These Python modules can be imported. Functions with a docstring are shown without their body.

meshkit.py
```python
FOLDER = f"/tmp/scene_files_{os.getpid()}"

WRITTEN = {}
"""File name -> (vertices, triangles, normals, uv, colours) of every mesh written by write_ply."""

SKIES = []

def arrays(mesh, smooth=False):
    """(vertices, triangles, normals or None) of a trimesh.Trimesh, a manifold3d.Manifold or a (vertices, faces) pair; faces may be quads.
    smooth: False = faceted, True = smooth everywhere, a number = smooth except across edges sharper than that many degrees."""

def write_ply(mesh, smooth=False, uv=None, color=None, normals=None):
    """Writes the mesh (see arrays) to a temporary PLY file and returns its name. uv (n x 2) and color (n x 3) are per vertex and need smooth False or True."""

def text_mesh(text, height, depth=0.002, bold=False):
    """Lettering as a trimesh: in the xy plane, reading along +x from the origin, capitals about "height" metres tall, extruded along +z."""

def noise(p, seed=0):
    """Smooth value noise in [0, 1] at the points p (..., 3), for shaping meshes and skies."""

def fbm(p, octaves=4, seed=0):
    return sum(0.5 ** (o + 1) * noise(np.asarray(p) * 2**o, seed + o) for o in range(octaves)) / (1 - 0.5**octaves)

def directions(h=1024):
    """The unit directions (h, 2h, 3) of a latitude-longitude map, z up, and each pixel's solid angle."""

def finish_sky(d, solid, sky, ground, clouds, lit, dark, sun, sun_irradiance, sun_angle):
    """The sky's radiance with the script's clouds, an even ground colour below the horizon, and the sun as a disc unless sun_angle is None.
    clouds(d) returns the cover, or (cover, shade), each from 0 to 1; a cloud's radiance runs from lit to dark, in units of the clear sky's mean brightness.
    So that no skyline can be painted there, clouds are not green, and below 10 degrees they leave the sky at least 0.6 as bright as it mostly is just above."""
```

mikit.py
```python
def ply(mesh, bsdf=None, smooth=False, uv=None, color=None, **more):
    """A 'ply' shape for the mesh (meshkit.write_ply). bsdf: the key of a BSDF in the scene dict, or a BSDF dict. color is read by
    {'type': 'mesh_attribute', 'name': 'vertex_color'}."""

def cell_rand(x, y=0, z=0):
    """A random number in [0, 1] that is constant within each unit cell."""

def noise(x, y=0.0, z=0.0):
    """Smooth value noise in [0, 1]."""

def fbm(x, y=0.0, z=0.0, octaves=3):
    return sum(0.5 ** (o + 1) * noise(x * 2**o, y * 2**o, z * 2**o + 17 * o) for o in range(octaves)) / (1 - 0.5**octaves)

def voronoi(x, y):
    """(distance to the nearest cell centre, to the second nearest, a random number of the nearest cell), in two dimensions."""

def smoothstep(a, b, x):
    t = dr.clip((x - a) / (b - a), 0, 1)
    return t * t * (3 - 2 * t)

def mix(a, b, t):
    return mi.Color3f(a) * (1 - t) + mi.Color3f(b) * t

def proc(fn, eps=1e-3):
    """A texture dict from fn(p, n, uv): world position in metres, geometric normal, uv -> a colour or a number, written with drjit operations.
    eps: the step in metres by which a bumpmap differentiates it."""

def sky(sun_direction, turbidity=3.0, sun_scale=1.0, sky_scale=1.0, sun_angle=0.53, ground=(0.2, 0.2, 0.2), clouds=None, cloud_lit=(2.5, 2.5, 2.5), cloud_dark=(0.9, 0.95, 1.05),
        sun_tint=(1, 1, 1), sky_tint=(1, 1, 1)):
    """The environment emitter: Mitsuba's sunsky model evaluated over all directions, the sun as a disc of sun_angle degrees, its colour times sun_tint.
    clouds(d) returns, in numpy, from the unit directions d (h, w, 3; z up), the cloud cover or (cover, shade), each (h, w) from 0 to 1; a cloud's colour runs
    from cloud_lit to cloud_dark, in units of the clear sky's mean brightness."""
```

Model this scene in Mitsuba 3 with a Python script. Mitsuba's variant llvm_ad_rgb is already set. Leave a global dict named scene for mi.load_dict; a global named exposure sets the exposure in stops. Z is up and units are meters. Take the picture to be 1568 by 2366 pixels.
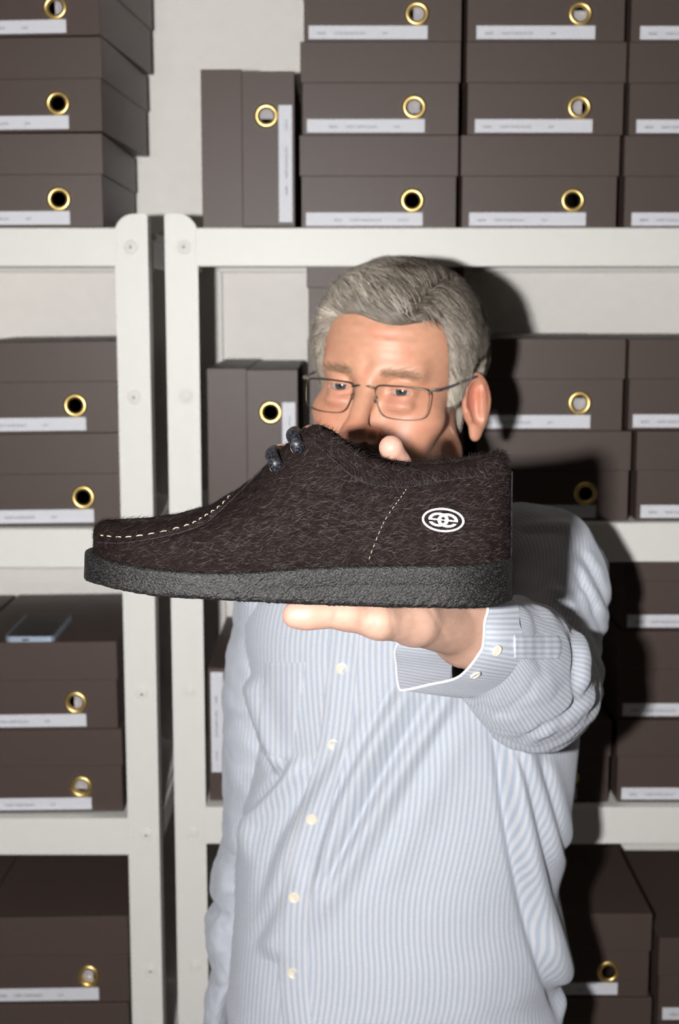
import math, random
import numpy as np, trimesh, manifold3d
import mitsuba as mi, drjit as dr
import mikit, meshkit
from mikit import ply, proc, noise, fbm, smoothstep, mix, cell_rand
from shapely.geometry import Polygon, LineString, Point, box as sbox
from shapely import affinity
from shapely.ops import unary_union

T = mi.ScalarTransform4f
random.seed(7)
RNG = np.random.default_rng(7)
scene, labels = {}, {}

# ------------------------------------------------------------------ camera, light, exposure
W_PX, H_PX, F_PX = 1568, 2366, 3286.0            # 50 mm on a 24 x 36 frame held upright
CAM = np.array([0.0, 0.0, 1.72])
PITCH = math.radians(8.4)
FWD = np.array([0, math.cos(PITCH), -math.sin(PITCH)])
UP = np.array([0, math.sin(PITCH), math.cos(PITCH)])
RIGHT = np.array([1.0, 0, 0])
exposure = 0.0
scene['camera'] = {'type': 'thinlens', 'fov': 2 * math.degrees(math.atan(H_PX / 2 / F_PX)), 'fov_axis': 'y',
                   'aperture_radius': 0.0024, 'focus_distance': 1.02, 'near_clip': 0.05, 'far_clip': 50.0,
                   'to_world': T().look_at(origin=CAM.tolist(), target=(CAM + FWD).tolist(), up=UP.tolist())}
FLASH = CAM + RIGHT * -0.145 + UP * 0.0 + FWD * -0.03
FLASH_POWER = 19000.0 * 2.9
LAMP_POWER = 4.2


def P(px, py, d):
    """Point at depth d (metres along the lens axis) seen at this place of the frame."""
    return CAM + d * (FWD + RIGHT * ((px - W_PX / 2) / F_PX) + UP * ((H_PX / 2 - py) / F_PX))


def U(px, py, y):
    """Point on the upright plane y."""
    r = FWD + RIGHT * ((px - W_PX / 2) / F_PX) + UP * ((H_PX / 2 - py) / F_PX)
    return CAM + r * (y / r[1])


def to_px(v):
    q = np.asarray(v, float) - CAM
    d = q @ FWD
    return np.stack([W_PX / 2 + F_PX * (q @ RIGHT) / d, H_PX / 2 - F_PX * (q @ UP) / d, d], -1)


# ------------------------------------------------------------------ scene helpers
def numbered(key):
    if key not in scene and key not in _roots:
        return key
    n = 1
    while f'{key}_{n:03d}' in scene or f'{key}_{n:03d}' in _roots:
        n += 1
    return f'{key}_{n:03d}'


_roots = set()


def thing(name, label, category, group=None):
    key = numbered(name)
    _roots.add(key)
    labels[key] = {'label': label, 'category': category}
    if group:
        labels[key]['group'] = group
    return key


def put(name, shape, parent=None, label=None, kind=None, xf=None):
    key = numbered(f'{parent}__{name}' if parent else name)
    scene[key] = {**shape} if xf is None else {**shape, 'to_world': xf}
    if label or kind:
        labels[key] = {}
        if label:
            labels[key]['label'] = label
        if kind:
            labels[key]['kind'] = kind
    return key


def structure(name, shape, label=None):
    key = put(name, shape)
    labels[key] = {'kind': 'structure'}
    if label:
        labels[key]['label'] = label
    return key


def cat(*ms):
    return trimesh.util.concatenate([m for m in ms])


def man(m):
    mm = m.to_mesh()
    return trimesh.Trimesh(np.array(mm.vert_properties)[:, :3], np.array(mm.tri_verts), process=False)


def chamfer_box(lo, hi, c):
    """A manifold box with its edges cut by c."""
    lo, hi = np.array(lo, float), np.array(hi, float)
    pts = []
    for s in np.ndindex(2, 2, 2):
        p = np.where(np.array(s) == 0, lo, hi)
        i = np.where(np.array(s) == 0, 1, -1) * c
        for k in range(3):
            q = p + i
            q[k] = p[k]
            pts.append(q)
    return manifold3d.Manifold.hull_points(np.array(pts))


def plain_box(lo, hi, c=0.0):
    if c:
        return man(chamfer_box(lo, hi, c))
    return trimesh.creation.box(bounds=[lo, hi])


def lathe(profile, n=40):
    """profile: (radius, z) pairs, turned about z."""
    p = np.array(profile, float)
    return trimesh.creation.revolve(p, sections=n)


def extrude(poly, h):
    gs = [g for g in (poly.geoms if hasattr(poly, 'geoms') else [poly]) if g.area > 1e-10]
    return cat(*[trimesh.creation.extrude_polygon(g, h, engine='earcut') for g in gs])


def tube(pts, rad, n=8, closed=False, cap=True):
    """A tube along points; rad is a number or one per point."""
    p = np.array(pts, float)
    m = len(p)
    rad = np.broadcast_to(rad, (m,))
    t = (np.roll(p, -1, 0) - np.roll(p, 1, 0)) if closed else np.gradient(p, axis=0)
    t /= np.linalg.norm(t, axis=1, keepdims=True) + 1e-12
    ref = np.array([0, 0, 1.0]) if abs(t[0][2]) < 0.9 else np.array([1.0, 0, 0])
    a = np.cross(t[0], ref)
    A = []
    for k in range(m):
        a = a - t[k] * (a @ t[k])
        a /= np.linalg.norm(a) + 1e-12
        A.append(a)
    A = np.array(A)
    B = np.cross(t, A)
    ang = np.arange(n) * 2 * np.pi / n
    v = (p[:, None] + rad[:, None, None] * (np.cos(ang)[None, :, None] * A[:, None] + np.sin(ang)[None, :, None] * B[:, None])).reshape(-1, 3)
    f = []
    for i in range(m if closed else m - 1):
        for j in range(n):
            i2 = (i + 1) % m
            q = [i * n + j, i * n + (j + 1) % n, i2 * n + (j + 1) % n, i2 * n + j]
            f += [[q[0], q[1], q[2]], [q[0], q[2], q[3]]]
    if cap and not closed:
        v = np.vstack([v, p[0], p[-1]])
        for j in range(n):
            f += [[len(v) - 2, (j + 1) % n, j], [len(v) - 1, (m - 1) * n + j, (m - 1) * n + (j + 1) % n]]
    return trimesh.Trimesh(v, f, process=False)


def spline(pts, n, closed=False):
    """Catmull-Rom through the points (any dimension)."""
    p = np.array(pts, float)
    m = len(p)
    u = np.linspace(0, m if closed else m - 1, n, endpoint=not closed)
    i = np.floor(u).astype(int)
    if not closed:
        i = np.minimum(i, m - 2)
    t = (u - i)[:, None]
    g = (lambda k: p[k % m]) if closed else (lambda k: p[np.clip(k, 0, m - 1)])
    a, b, c, d = g(i - 1), g(i), g(i + 1), g(i + 2)
    return 0.5 * (2 * b + (c - a) * t + (2 * a - 5 * b + 4 * c - d) * t**2 + (3 * b - a - 3 * c + d) * t**3)


def grid_mesh(v, wrap_u=False):
    """v: (rows, cols, 3) -> triangles; wrap_u joins the last column to the first."""
    r, c = v.shape[:2]
    i, j = np.meshgrid(np.arange(r - 1), np.arange(c if wrap_u else c - 1), indexing='ij')
    j2 = (j + 1) % c
    q = np.stack([i * c + j, i * c + j2, (i + 1) * c + j2, (i + 1) * c + j], -1).reshape(-1, 4)
    return trimesh.Trimesh(v.reshape(-1, 3), np.vstack([q[:, [0, 1, 2]], q[:, [0, 2, 3]]]), process=False)


def sstep(a, b, x):
    t = np.clip((x - a) / (b - a), 0, 1)
    return t * t * (3 - 2 * t)


# ---- implicit surfaces, meshed by surface nets
def smin(a, b, k):
    h = np.maximum(k - np.abs(a - b), 0) / k
    return np.minimum(a, b) - h * h * k * 0.25


def smax(a, b, k):
    return -smin(-a, -b, k)


def ell(p, c, r):
    q = (p - np.array(c)) / np.array(r)
    k0 = np.linalg.norm(q, axis=-1)
    k1 = np.linalg.norm(q / np.array(r), axis=-1)
    return k0 * (k0 - 1) / np.maximum(k1, 1e-9)


def cone(p, a, b, ra, rb):
    """A round cone between two balls."""
    a, b = np.array(a, float), np.array(b, float)
    ab = b - a
    t = np.clip(((p - a) @ ab) / (ab @ ab), 0, 1)
    return np.linalg.norm(p - a - t[..., None] * ab, axis=-1) - (ra + (rb - ra) * t)


def nets(fn, lo, hi, h, coarse=4):
    """Surface of fn = 0 as a mesh; only blocks near it are evaluated finely."""
    lo, hi = np.array(lo, float), np.array(hi, float)
    nb = np.ceil((hi - lo) / (h * coarse)).astype(int)
    n = nb * coarse + 1
    cc = [lo[k] + (np.arange(nb[k]) + 0.5) * h * coarse for k in range(3)]
    C = np.stack(np.meshgrid(*cc, indexing='ij'), -1)
    Fc = fn(C.reshape(-1, 3)).reshape(C.shape[:3])
    near = np.abs(Fc) < h * coarse * 2.2
    F = np.repeat(np.repeat(np.repeat(Fc, coarse, 0), coarse, 1), coarse, 2)
    F = np.pad(F, ((0, 1),) * 3, mode='edge')
    idx = np.argwhere(near)
    mark = np.zeros(n, bool)
    nm = np.repeat(np.repeat(np.repeat(near, coarse, 0), coarse, 1), coarse, 2)
    mark[:-1, :-1, :-1] |= nm
    for s in [(1, 0, 0), (0, 1, 0), (0, 0, 1), (1, 1, 0), (1, 0, 1), (0, 1, 1), (1, 1, 1)]:
        mark[tuple(slice(1, None) if k else slice(None, -1) for k in s)] |= nm
    ij = np.argwhere(mark)
    for a in range(0, len(ij), 400000):
        s = ij[a:a + 400000]
        F[s[:, 0], s[:, 1], s[:, 2]] = fn(lo + s * h)
    inside = F < 0
    n0, n1, n2 = F.shape
    acc = np.zeros((n0 - 1, n1 - 1, n2 - 1, 3))
    cnt = np.zeros((n0 - 1, n1 - 1, n2 - 1))
    faces = []
    for ax in range(3):
        s0, s1 = [slice(None)] * 3, [slice(None)] * 3
        s0[ax], s1[ax] = slice(0, -1), slice(1, None)
        A, B = F[tuple(s0)], F[tuple(s1)]
        cr = (A < 0) != (B < 0)
        e = np.argwhere(cr)
        if not len(e):
            continue
        fa, fb = A[cr], B[cr]
        t = fa / (fa - fb)
        pt = e.astype(float)
        pt[:, ax] += t
        o = [k for k in range(3) if k != ax]
        ok = np.ones(len(e), bool)
        for da in (0, 1):
            for db in (0, 1):
                c = e.copy()
                c[:, o[0]] -= da
                c[:, o[1]] -= db
                good = (c >= 0).all(1) & (c[:, 0] < n0 - 1) & (c[:, 1] < n1 - 1) & (c[:, 2] < n2 - 1)
                ok &= good
                np.add.at(acc, tuple(c[good].T), pt[good])
                np.add.at(cnt, tuple(c[good].T), 1)
        faces.append((ax, o, e[ok], (fa < 0)[ok]))
    vid = -np.ones(cnt.shape, int)
    has = cnt > 0
    vid[has] = np.arange(has.sum())
    v = acc[has] / cnt[has][:, None] * h + lo
    tris = []
    for ax, o, e, neg in faces:
        q = []
        for da, db in ((0, 0), (1, 0), (1, 1), (0, 1)):
            c = e.copy()
            c[:, o[0]] -= da
            c[:, o[1]] -= db
            q.append(vid[tuple(c.T)])
        q = np.stack(q, 1)
        flip = neg ^ (ax == 1)
        q[flip] = q[flip][:, ::-1]
        q = q[:, ::-1]
        tris.append(np.vstack([q[:, [0, 1, 2]], q[:, [0, 2, 3]]]))
    f = np.vstack(tris)
    m = trimesh.Trimesh(v, f, process=False)
    if m.volume < 0:
        m.invert()
    return m


def smooth(m, n=3):
    from scipy.sparse import coo_matrix, diags
    f, k = np.array(m.faces), len(m.vertices)
    e = np.vstack([f[:, [0, 1]], f[:, [1, 2]], f[:, [2, 0]]])
    A = coo_matrix((np.ones(len(e) * 2), (np.r_[e[:, 0], e[:, 1]], np.r_[e[:, 1], e[:, 0]])), shape=(k, k)).tocsr()
    A = diags(1.0 / np.maximum(np.asarray(A.sum(1)).ravel(), 1)) @ A
    v = np.array(m.vertices)
    for _ in range(n):
        v = v + 0.5 * (A @ v - v)
        v = v - 0.52 * (A @ v - v)
    m.vertices = v
    return m


def ribbons(pts, width, side):
    """Flat hairs as one mesh. pts (n, k, 3), width (n, k) half widths, side (n, 3)."""
    n, k = pts.shape[:2]
    w = np.broadcast_to(width, (n, k))[..., None]
    s = side[:, None, :] * w
    v = np.stack([pts - s, pts + s], 2)                     # n, k, 2, 3
    base = (np.arange(n) * k * 2)[:, None]
    f = []
    for a in range(k - 1):
        i = base + 2 * a
        f += [np.hstack([i, i + 1, i + 3]), np.hstack([i, i + 3, i + 2])]
    return trimesh.Trimesh(v.reshape(-1, 3), np.vstack(f), process=False)


# ------------------------------------------------------------------ materials
def bsdf(key, **k):
    d = {'type': 'principled', **{a: ({'type': 'rgb', 'value': list(b)} if isinstance(b, (tuple, list)) else b) for a, b in k.items()}}
    scene[key] = {'type': 'twosided', 'bsdf': d}
    return key


def grainy(c, amount, sx, sz, sy=None):
    c = np.array(c, float)

    def fn(p, n, uv):
        g = noise(p.x * sx, p.y * (sy or sx), p.z * sz) * 0.6 + noise(p.x * sx * 3.1, p.y * sx * 3.1, p.z * sz * 3.1) * 0.4
        return mi.Color3f(*[float(x) for x in c]) * (1 + amount * (g - 0.5))
    return proc(fn)


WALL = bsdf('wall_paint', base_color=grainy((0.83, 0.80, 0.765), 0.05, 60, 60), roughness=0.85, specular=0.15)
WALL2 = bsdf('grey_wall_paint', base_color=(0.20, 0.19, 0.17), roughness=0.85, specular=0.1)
FLOOR_M = bsdf('floor_paint', base_color=grainy((0.20, 0.18, 0.16), 0.2, 14, 14), roughness=0.55, specular=0.3)
WHITE = bsdf('white_metal_paint', base_color=(0.67, 0.66, 0.635), roughness=0.45, specular=0.35)
BOXM = bsdf('brown_card', base_color=grainy((0.066, 0.046, 0.040), 0.20, 900, 240), roughness=0.47, specular=0.32)
BOXIN = bsdf('inside_card', base_color=(0.055, 0.045, 0.04), roughness=0.8, specular=0.1)
GOLD = bsdf('brass', base_color=(0.86, 0.62, 0.24), metallic=1.0, roughness=0.33)
PAPER = bsdf('label_paper', base_color=(0.60, 0.61, 0.66), roughness=0.5, specular=0.2)
TISSUE = bsdf('tissue', base_color=(0.40, 0.39, 0.42), roughness=0.8, specular=0.1)
INK = bsdf('ink', base_color=(0.05, 0.05, 0.06), roughness=0.7, specular=0.1)
DARKHOLE = bsdf('dark_rubber', base_color=(0.012, 0.011, 0.01), roughness=0.6, specular=0.2)

# ------------------------------------------------------------------ the room
BACK_Y = 2.33
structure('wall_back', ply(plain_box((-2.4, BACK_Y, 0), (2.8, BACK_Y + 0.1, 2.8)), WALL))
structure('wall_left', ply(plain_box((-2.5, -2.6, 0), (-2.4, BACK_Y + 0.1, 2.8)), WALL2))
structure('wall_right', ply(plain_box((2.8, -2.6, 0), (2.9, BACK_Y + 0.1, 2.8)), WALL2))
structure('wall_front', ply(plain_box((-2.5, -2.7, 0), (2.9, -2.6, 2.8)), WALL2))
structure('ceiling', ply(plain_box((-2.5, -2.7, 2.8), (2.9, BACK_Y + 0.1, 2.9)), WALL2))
structure('floor', ply(plain_box((-2.5, -2.7, -0.1), (2.9, BACK_Y + 0.1, 0)), FLOOR_M))
structure('baseboard_back', ply(plain_box((-2.4, BACK_Y - 0.015, 0), (2.8, BACK_Y, 0.09), 0.004), WHITE))

# the photographer's flash, beside the lens, and the room's ceiling lamp
fl = np.eye(4)
fl[:3, 0], fl[:3, 1], fl[:3, 2], fl[:3, 3] = RIGHT, -UP, FWD, FLASH
if np.linalg.det(fl[:3, :3]) < 0:
    fl[:3, 1] *= -1
FL = T(fl.tolist())
k_flash = thing('camera_flash', 'black electronic flash beside the lens, out of frame', 'flash')
put('housing', ply(man(chamfer_box((-0.04, -0.03, -0.07), (0.04, 0.03, -0.0012), 0.004)), 'dark_rubber'), k_flash, xf=FL)
scene[k_flash + '__window'] = {'type': 'rectangle', 'to_world': FL @ T().scale([0.018, 0.0126, 1]),
                               'emitter': {'type': 'area', 'radiance': {'type': 'rgb', 'value': [FLASH_POWER * x for x in (0.26, 0.2555, 0.25)]}},
                               'bsdf': {'type': 'diffuse', 'reflectance': {'type': 'rgb', 'value': 0.5}}}
k_lamp = thing('ceiling_light', 'warm round ceiling lamp in the middle of the room, out of frame', 'lamp')
put('canopy', ply(lathe([(0, 0.0), (0.19, 0.0), (0.19, -0.02), (0.17, -0.02), (0.17, -0.012), (0, -0.012)]), WHITE), k_lamp, xf=T().translate([0.2, -0.3, 2.8]))
scene[k_lamp + '__diffuser'] = {**ply(lathe([(0.168, -0.0125), (0.166, -0.035), (0.14, -0.055), (0.08, -0.066), (0.0005, -0.068)]), None, True),
                                'to_world': T().translate([0.2, -0.3, 2.8]),
                                'bsdf': {'type': 'twosided', 'bsdf': {'type': 'diffuse'}},
                                'emitter': {'type': 'area', 'radiance': {'type': 'rgb', 'value': [LAMP_POWER * x for x in (3.0, 2.0, 0.75)]}}}
# ------------------------------------------------------------------ shelving
Y_BEAM = 1.925           # front faces of posts and beams
Y_BOX = 1.945            # front faces of the boxes
POST_W, POST_D = 0.044, 0.035
Z_SH = [U(1000, 526, Y_BEAM)[2], U(1480, 1208, Y_BEAM)[2], U(1400, 1865, Y_BEAM)[2]]
Z_SHL = [U(130, 526, Y_BEAM)[2], U(130, 1222, Y_BEAM)[2], U(150, 1891, Y_BEAM)[2]]
BEAM_H = 0.051
Z4R, Z4L = U(1400, 2697, Y_BOX)[2], U(150, 2522, Y_BOX)[2]


def post_mesh(w, d, h, inner, slots):
    """L-shaped upright: a flat front plate with one rounded top corner and a flange going back. inner = +1: rounded corner on the right."""
    r = 0.026
    pts = [(0, 0), (w, 0), (w, h - r)]
    pts += [(w - r + r * math.cos(a), h - r + r * math.sin(a)) for a in np.linspace(0.15, math.pi / 2, 7)]
    pts += [(0.003, h), (0, h - 0.003)]
    poly = Polygon(pts)
    plate = extrude(poly, 0.0025)
    plate.apply_transform(np.array([[1, 0, 0, 0], [0, 0, 1, 0], [0, 1, 0, 0], [0, 0, 0, 1.0]]))   # x, z up, thickness to +y
    flange = plain_box((0, 0, 0), (0.0025, d, h - 0.003), 0.0006)
    bend = tube([(0.0022, 0.0022, 0), (0.0022, 0.0022, h - 0.003)], 0.0022, 10)
    m = cat(plate, flange, bend)
    m.invert() if m.volume < 0 else None
    if inner < 0:
        m.apply_transform(np.diag([-1, 1, 1, 1.0]))
        m.invert()
        m.apply_translation([w, 0, 0])
    return m


screw_head = lathe([(0.0005, -0.0022), (0.0022, -0.0024), (0.0048, -0.0018), (0.0056, -0.0004), (0.0056, 0.001), (0.0005, 0.001)], 24)
screw_head.apply_transform(trimesh.transformations.rotation_matrix(-math.pi / 2, [1, 0, 0]))
if screw_head.centroid[1] > 0:
    screw_head.apply_transform(np.diag([1, -1, 1, 1.0])); screw_head.invert()
SCREW = ply(screw_head, WHITE, 40)
ring = lathe([(0.0066, 0.0), (0.0082, -0.0006), (0.0098, 0.0)], 28)
ring.apply_transform(trimesh.transformations.rotation_matrix(-math.pi / 2, [1, 0, 0]))
STEEL = bsdf('bare_steel', base_color=(0.36, 0.34, 0.32), roughness=0.5, specular=0.4)
socket = lathe([(0.0003, -0.0001), (0.0016, -0.0001), (0.0016, 0.0006), (0.0003, 0.0006)], 12)
socket.apply_transform(trimesh.transformations.rotation_matrix(-math.pi / 2, [1, 0, 0]))
SOCKET = ply(socket, DARKHOLE)


def unit(label, x0, x1, zs, z4, screws_px):
    """x0..x1: outer edges of the front posts."""
    k = thing('shelving_unit', label, 'shelf', None)
    top = zs[0] + 0.018
    depth = BACK_Y - 0.02 - Y_BEAM
    lp = post_mesh(POST_W, POST_D, top, +1, None)
    rp = post_mesh(POST_W, POST_D, top, -1, None)
    for x, m in ((x0, lp), (x1 - POST_W, rp)):
        put('post', ply(m, WHITE, 25), k, xf=T().translate([x, Y_BEAM, 0]))
    for x, m in ((x0, lp), (x1 - POST_W, rp)):      # rear posts: same uprights, flange forward
        r = m.copy()
        r.apply_transform(np.diag([1, -1, 1, 1.0])); r.invert()
        put('rear_post', ply(r, WHITE, 25), k, xf=T().translate([x, Y_BEAM + depth, 0]))
    for n, z in enumerate(zs + [z4, 0.12]):
        if z < 0.1:
            continue
        bh = BEAM_H if n == 0 else 0.0545
        put('beam', ply(plain_box((x0 + POST_W - 0.004, Y_BEAM - 0.0006, z - bh), (x1 - POST_W + 0.004, Y_BEAM + 0.018, z), 0.0015), WHITE), k)
        put('rear_beam', ply(plain_box((x0 + POST_W - 0.004, Y_BEAM + depth - 0.018, z - bh), (x1 - POST_W + 0.004, Y_BEAM + depth, z), 0.0015), WHITE), k)
        put('shelf_board', ply(plain_box((x0 + 0.006, Y_BEAM + 0.0185, z - 0.013), (x1 - 0.006, Y_BEAM + depth - 0.0185, z - 0.0015), 0.001), WHITE), k)
        for s, x in ((0, x0), (1, x1)):
            a, b = (x + 0.0026, x + 0.014) if s == 0 else (x - 0.014, x - 0.0026)
            put('side_rail', ply(plain_box((a, Y_BEAM + 0.02, z - bh), (b, Y_BEAM + depth - 0.02, z - 0.014), 0.001), WHITE), k)
    for px, py, dark in screws_px:
        w = U(px, py, Y_BEAM)
        s = put('screw', SCREW, k, xf=T().translate([w[0], Y_BEAM - 0.0006, w[2]]))
        put('scuffed_ring', ply(ring, STEEL if False else WHITE, 40), s, xf=T().translate([w[0], Y_BEAM - 0.0003, w[2]]))
        if dark:
            put('socket', SOCKET, s, 'small dark screw recess', xf=T().translate([w[0], Y_BEAM - 0.0031, w[2]]))
    return k


XR0 = U(388, 1000, Y_BEAM)[0]
XL1 = U(344, 700, Y_BEAM)[0]
unit('white metal shelving unit on the right with four visible shelves, behind the man', XR0, XR0 + 1.35, Z_SH, Z4R,
     [(425, 571, 1), (430, 916, 0), (438, 1598, 0), (445, 1926, 0), (450, 2232, 0)])
unit('white metal shelving unit on the left, only its right end inside the frame', XL1 - 1.1, XL1, Z_SHL, Z4L,
     [(302, 571, 1), (310, 918, 1), (328, 1603, 1), (338, 1929, 1), (348, 2243, 1)])

# ------------------------------------------------------------------ shoeboxes
BW, BD, BH, LID = 0.212, 0.335, 0.124, 0.0545
GX, GZ, GR = 0.151, 0.0375, 0.0165


def box_parts():
    t = 0.002
    outer = chamfer_box((0.0022, 0.0022, 0), (BW - 0.0022, BD - 0.0022, BH - 0.003), 0.0008)
    inner = manifold3d.Manifold.cube((BW - 0.0044 - 2 * t, BD - 0.0044 - 2 * t, BH)).translate((0.0022 + t, 0.0022 + t, t))
    hole = manifold3d.Manifold.cylinder(0.03, GR - 0.0055, GR - 0.0055, 36).rotate((90, 0, 0)).translate((GX, 0.015, GZ))
    lid_o = chamfer_box((0, 0, BH - LID), (BW, BD, BH), 0.0009)
    lid_i = manifold3d.Manifold.cube((BW - 0.0036, BD - 0.0036, LID)).translate((0.0018, 0.0018, BH - LID - 0.0018))
    g = lathe([(GR - 0.0070, 0.006), (GR - 0.0070, -0.0006), (GR - 0.0060, -0.0022), (GR - 0.0038, -0.0032), (GR - 0.0014, -0.0026), (GR - 0.0002, -0.0010), (GR, 0.0002), (GR - 0.002, 0.0006)], 44)
    g.apply_transform(trimesh.transformations.rotation_matrix(-math.pi / 2, [1, 0, 0]))   # z -> y
    if g.bounds[0][1] > -0.002:
        g.apply_transform(np.diag([1, -1, 1, 1.0])); g.invert()
    g.apply_translation([GX, 0.0024, GZ])
    return man(outer - inner - hole), man(lid_o - lid_i), g


bm, lm_, gm = box_parts()
BODY, LIDP, GROM = ply(bm, BOXM), ply(lm_, BOXM), ply(gm, GOLD, 50)
LAB_W, LAB_H = 0.1565, 0.0178
LABEL = ply(plain_box((0, -0.0004, 0), (LAB_W, 0.0, LAB_H)), PAPER)
TEXTS = []


def lettering(words):
    ms = []
    for s, x in words:
        m = meshkit.text_mesh(s, 0.0030, 0.0002)
        m.apply_translation([x, 0, 0])
        ms.append(m)
    m = cat(*ms)
    m.apply_transform(np.array([[1, 0, 0, 0], [0, 0, -1, 0], [0, 1, 0, 0], [0, 0, 0, 1.0]]))
    return ply(m, INK)


for a, (off, size) in enumerate([(0.0, 'UK9'), (0.026, 'UK10.5'), (0.018, 'UK8'), (0.026, 'UK9.5')]):
    TEXTS.append(lettering([('MENS', 0.011 + off), ('HAIRY SUEDE BLACK', 0.033 + off), (size, 0.097 + off)]))

# crumpled tissue seen through some eyelets
TS = [(0.012, 0.004), (-0.011, -0.006), (0.006, -0.010), (0.013, -0.004), (-0.008, 0.009)]
gx = np.linspace(-0.016, 0.016, 14)
A_, B_ = np.meshgrid(gx, gx, indexing='ij')
tz = 0.006 * meshkit.fbm(np.stack([A_ * 90, B_ * 90, A_ * 0], -1), 3, 5)
tis = grid_mesh(np.stack([A_, 0.010 + tz, B_], -1))
TIS = ply(tis, TISSUE, True)


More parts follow.
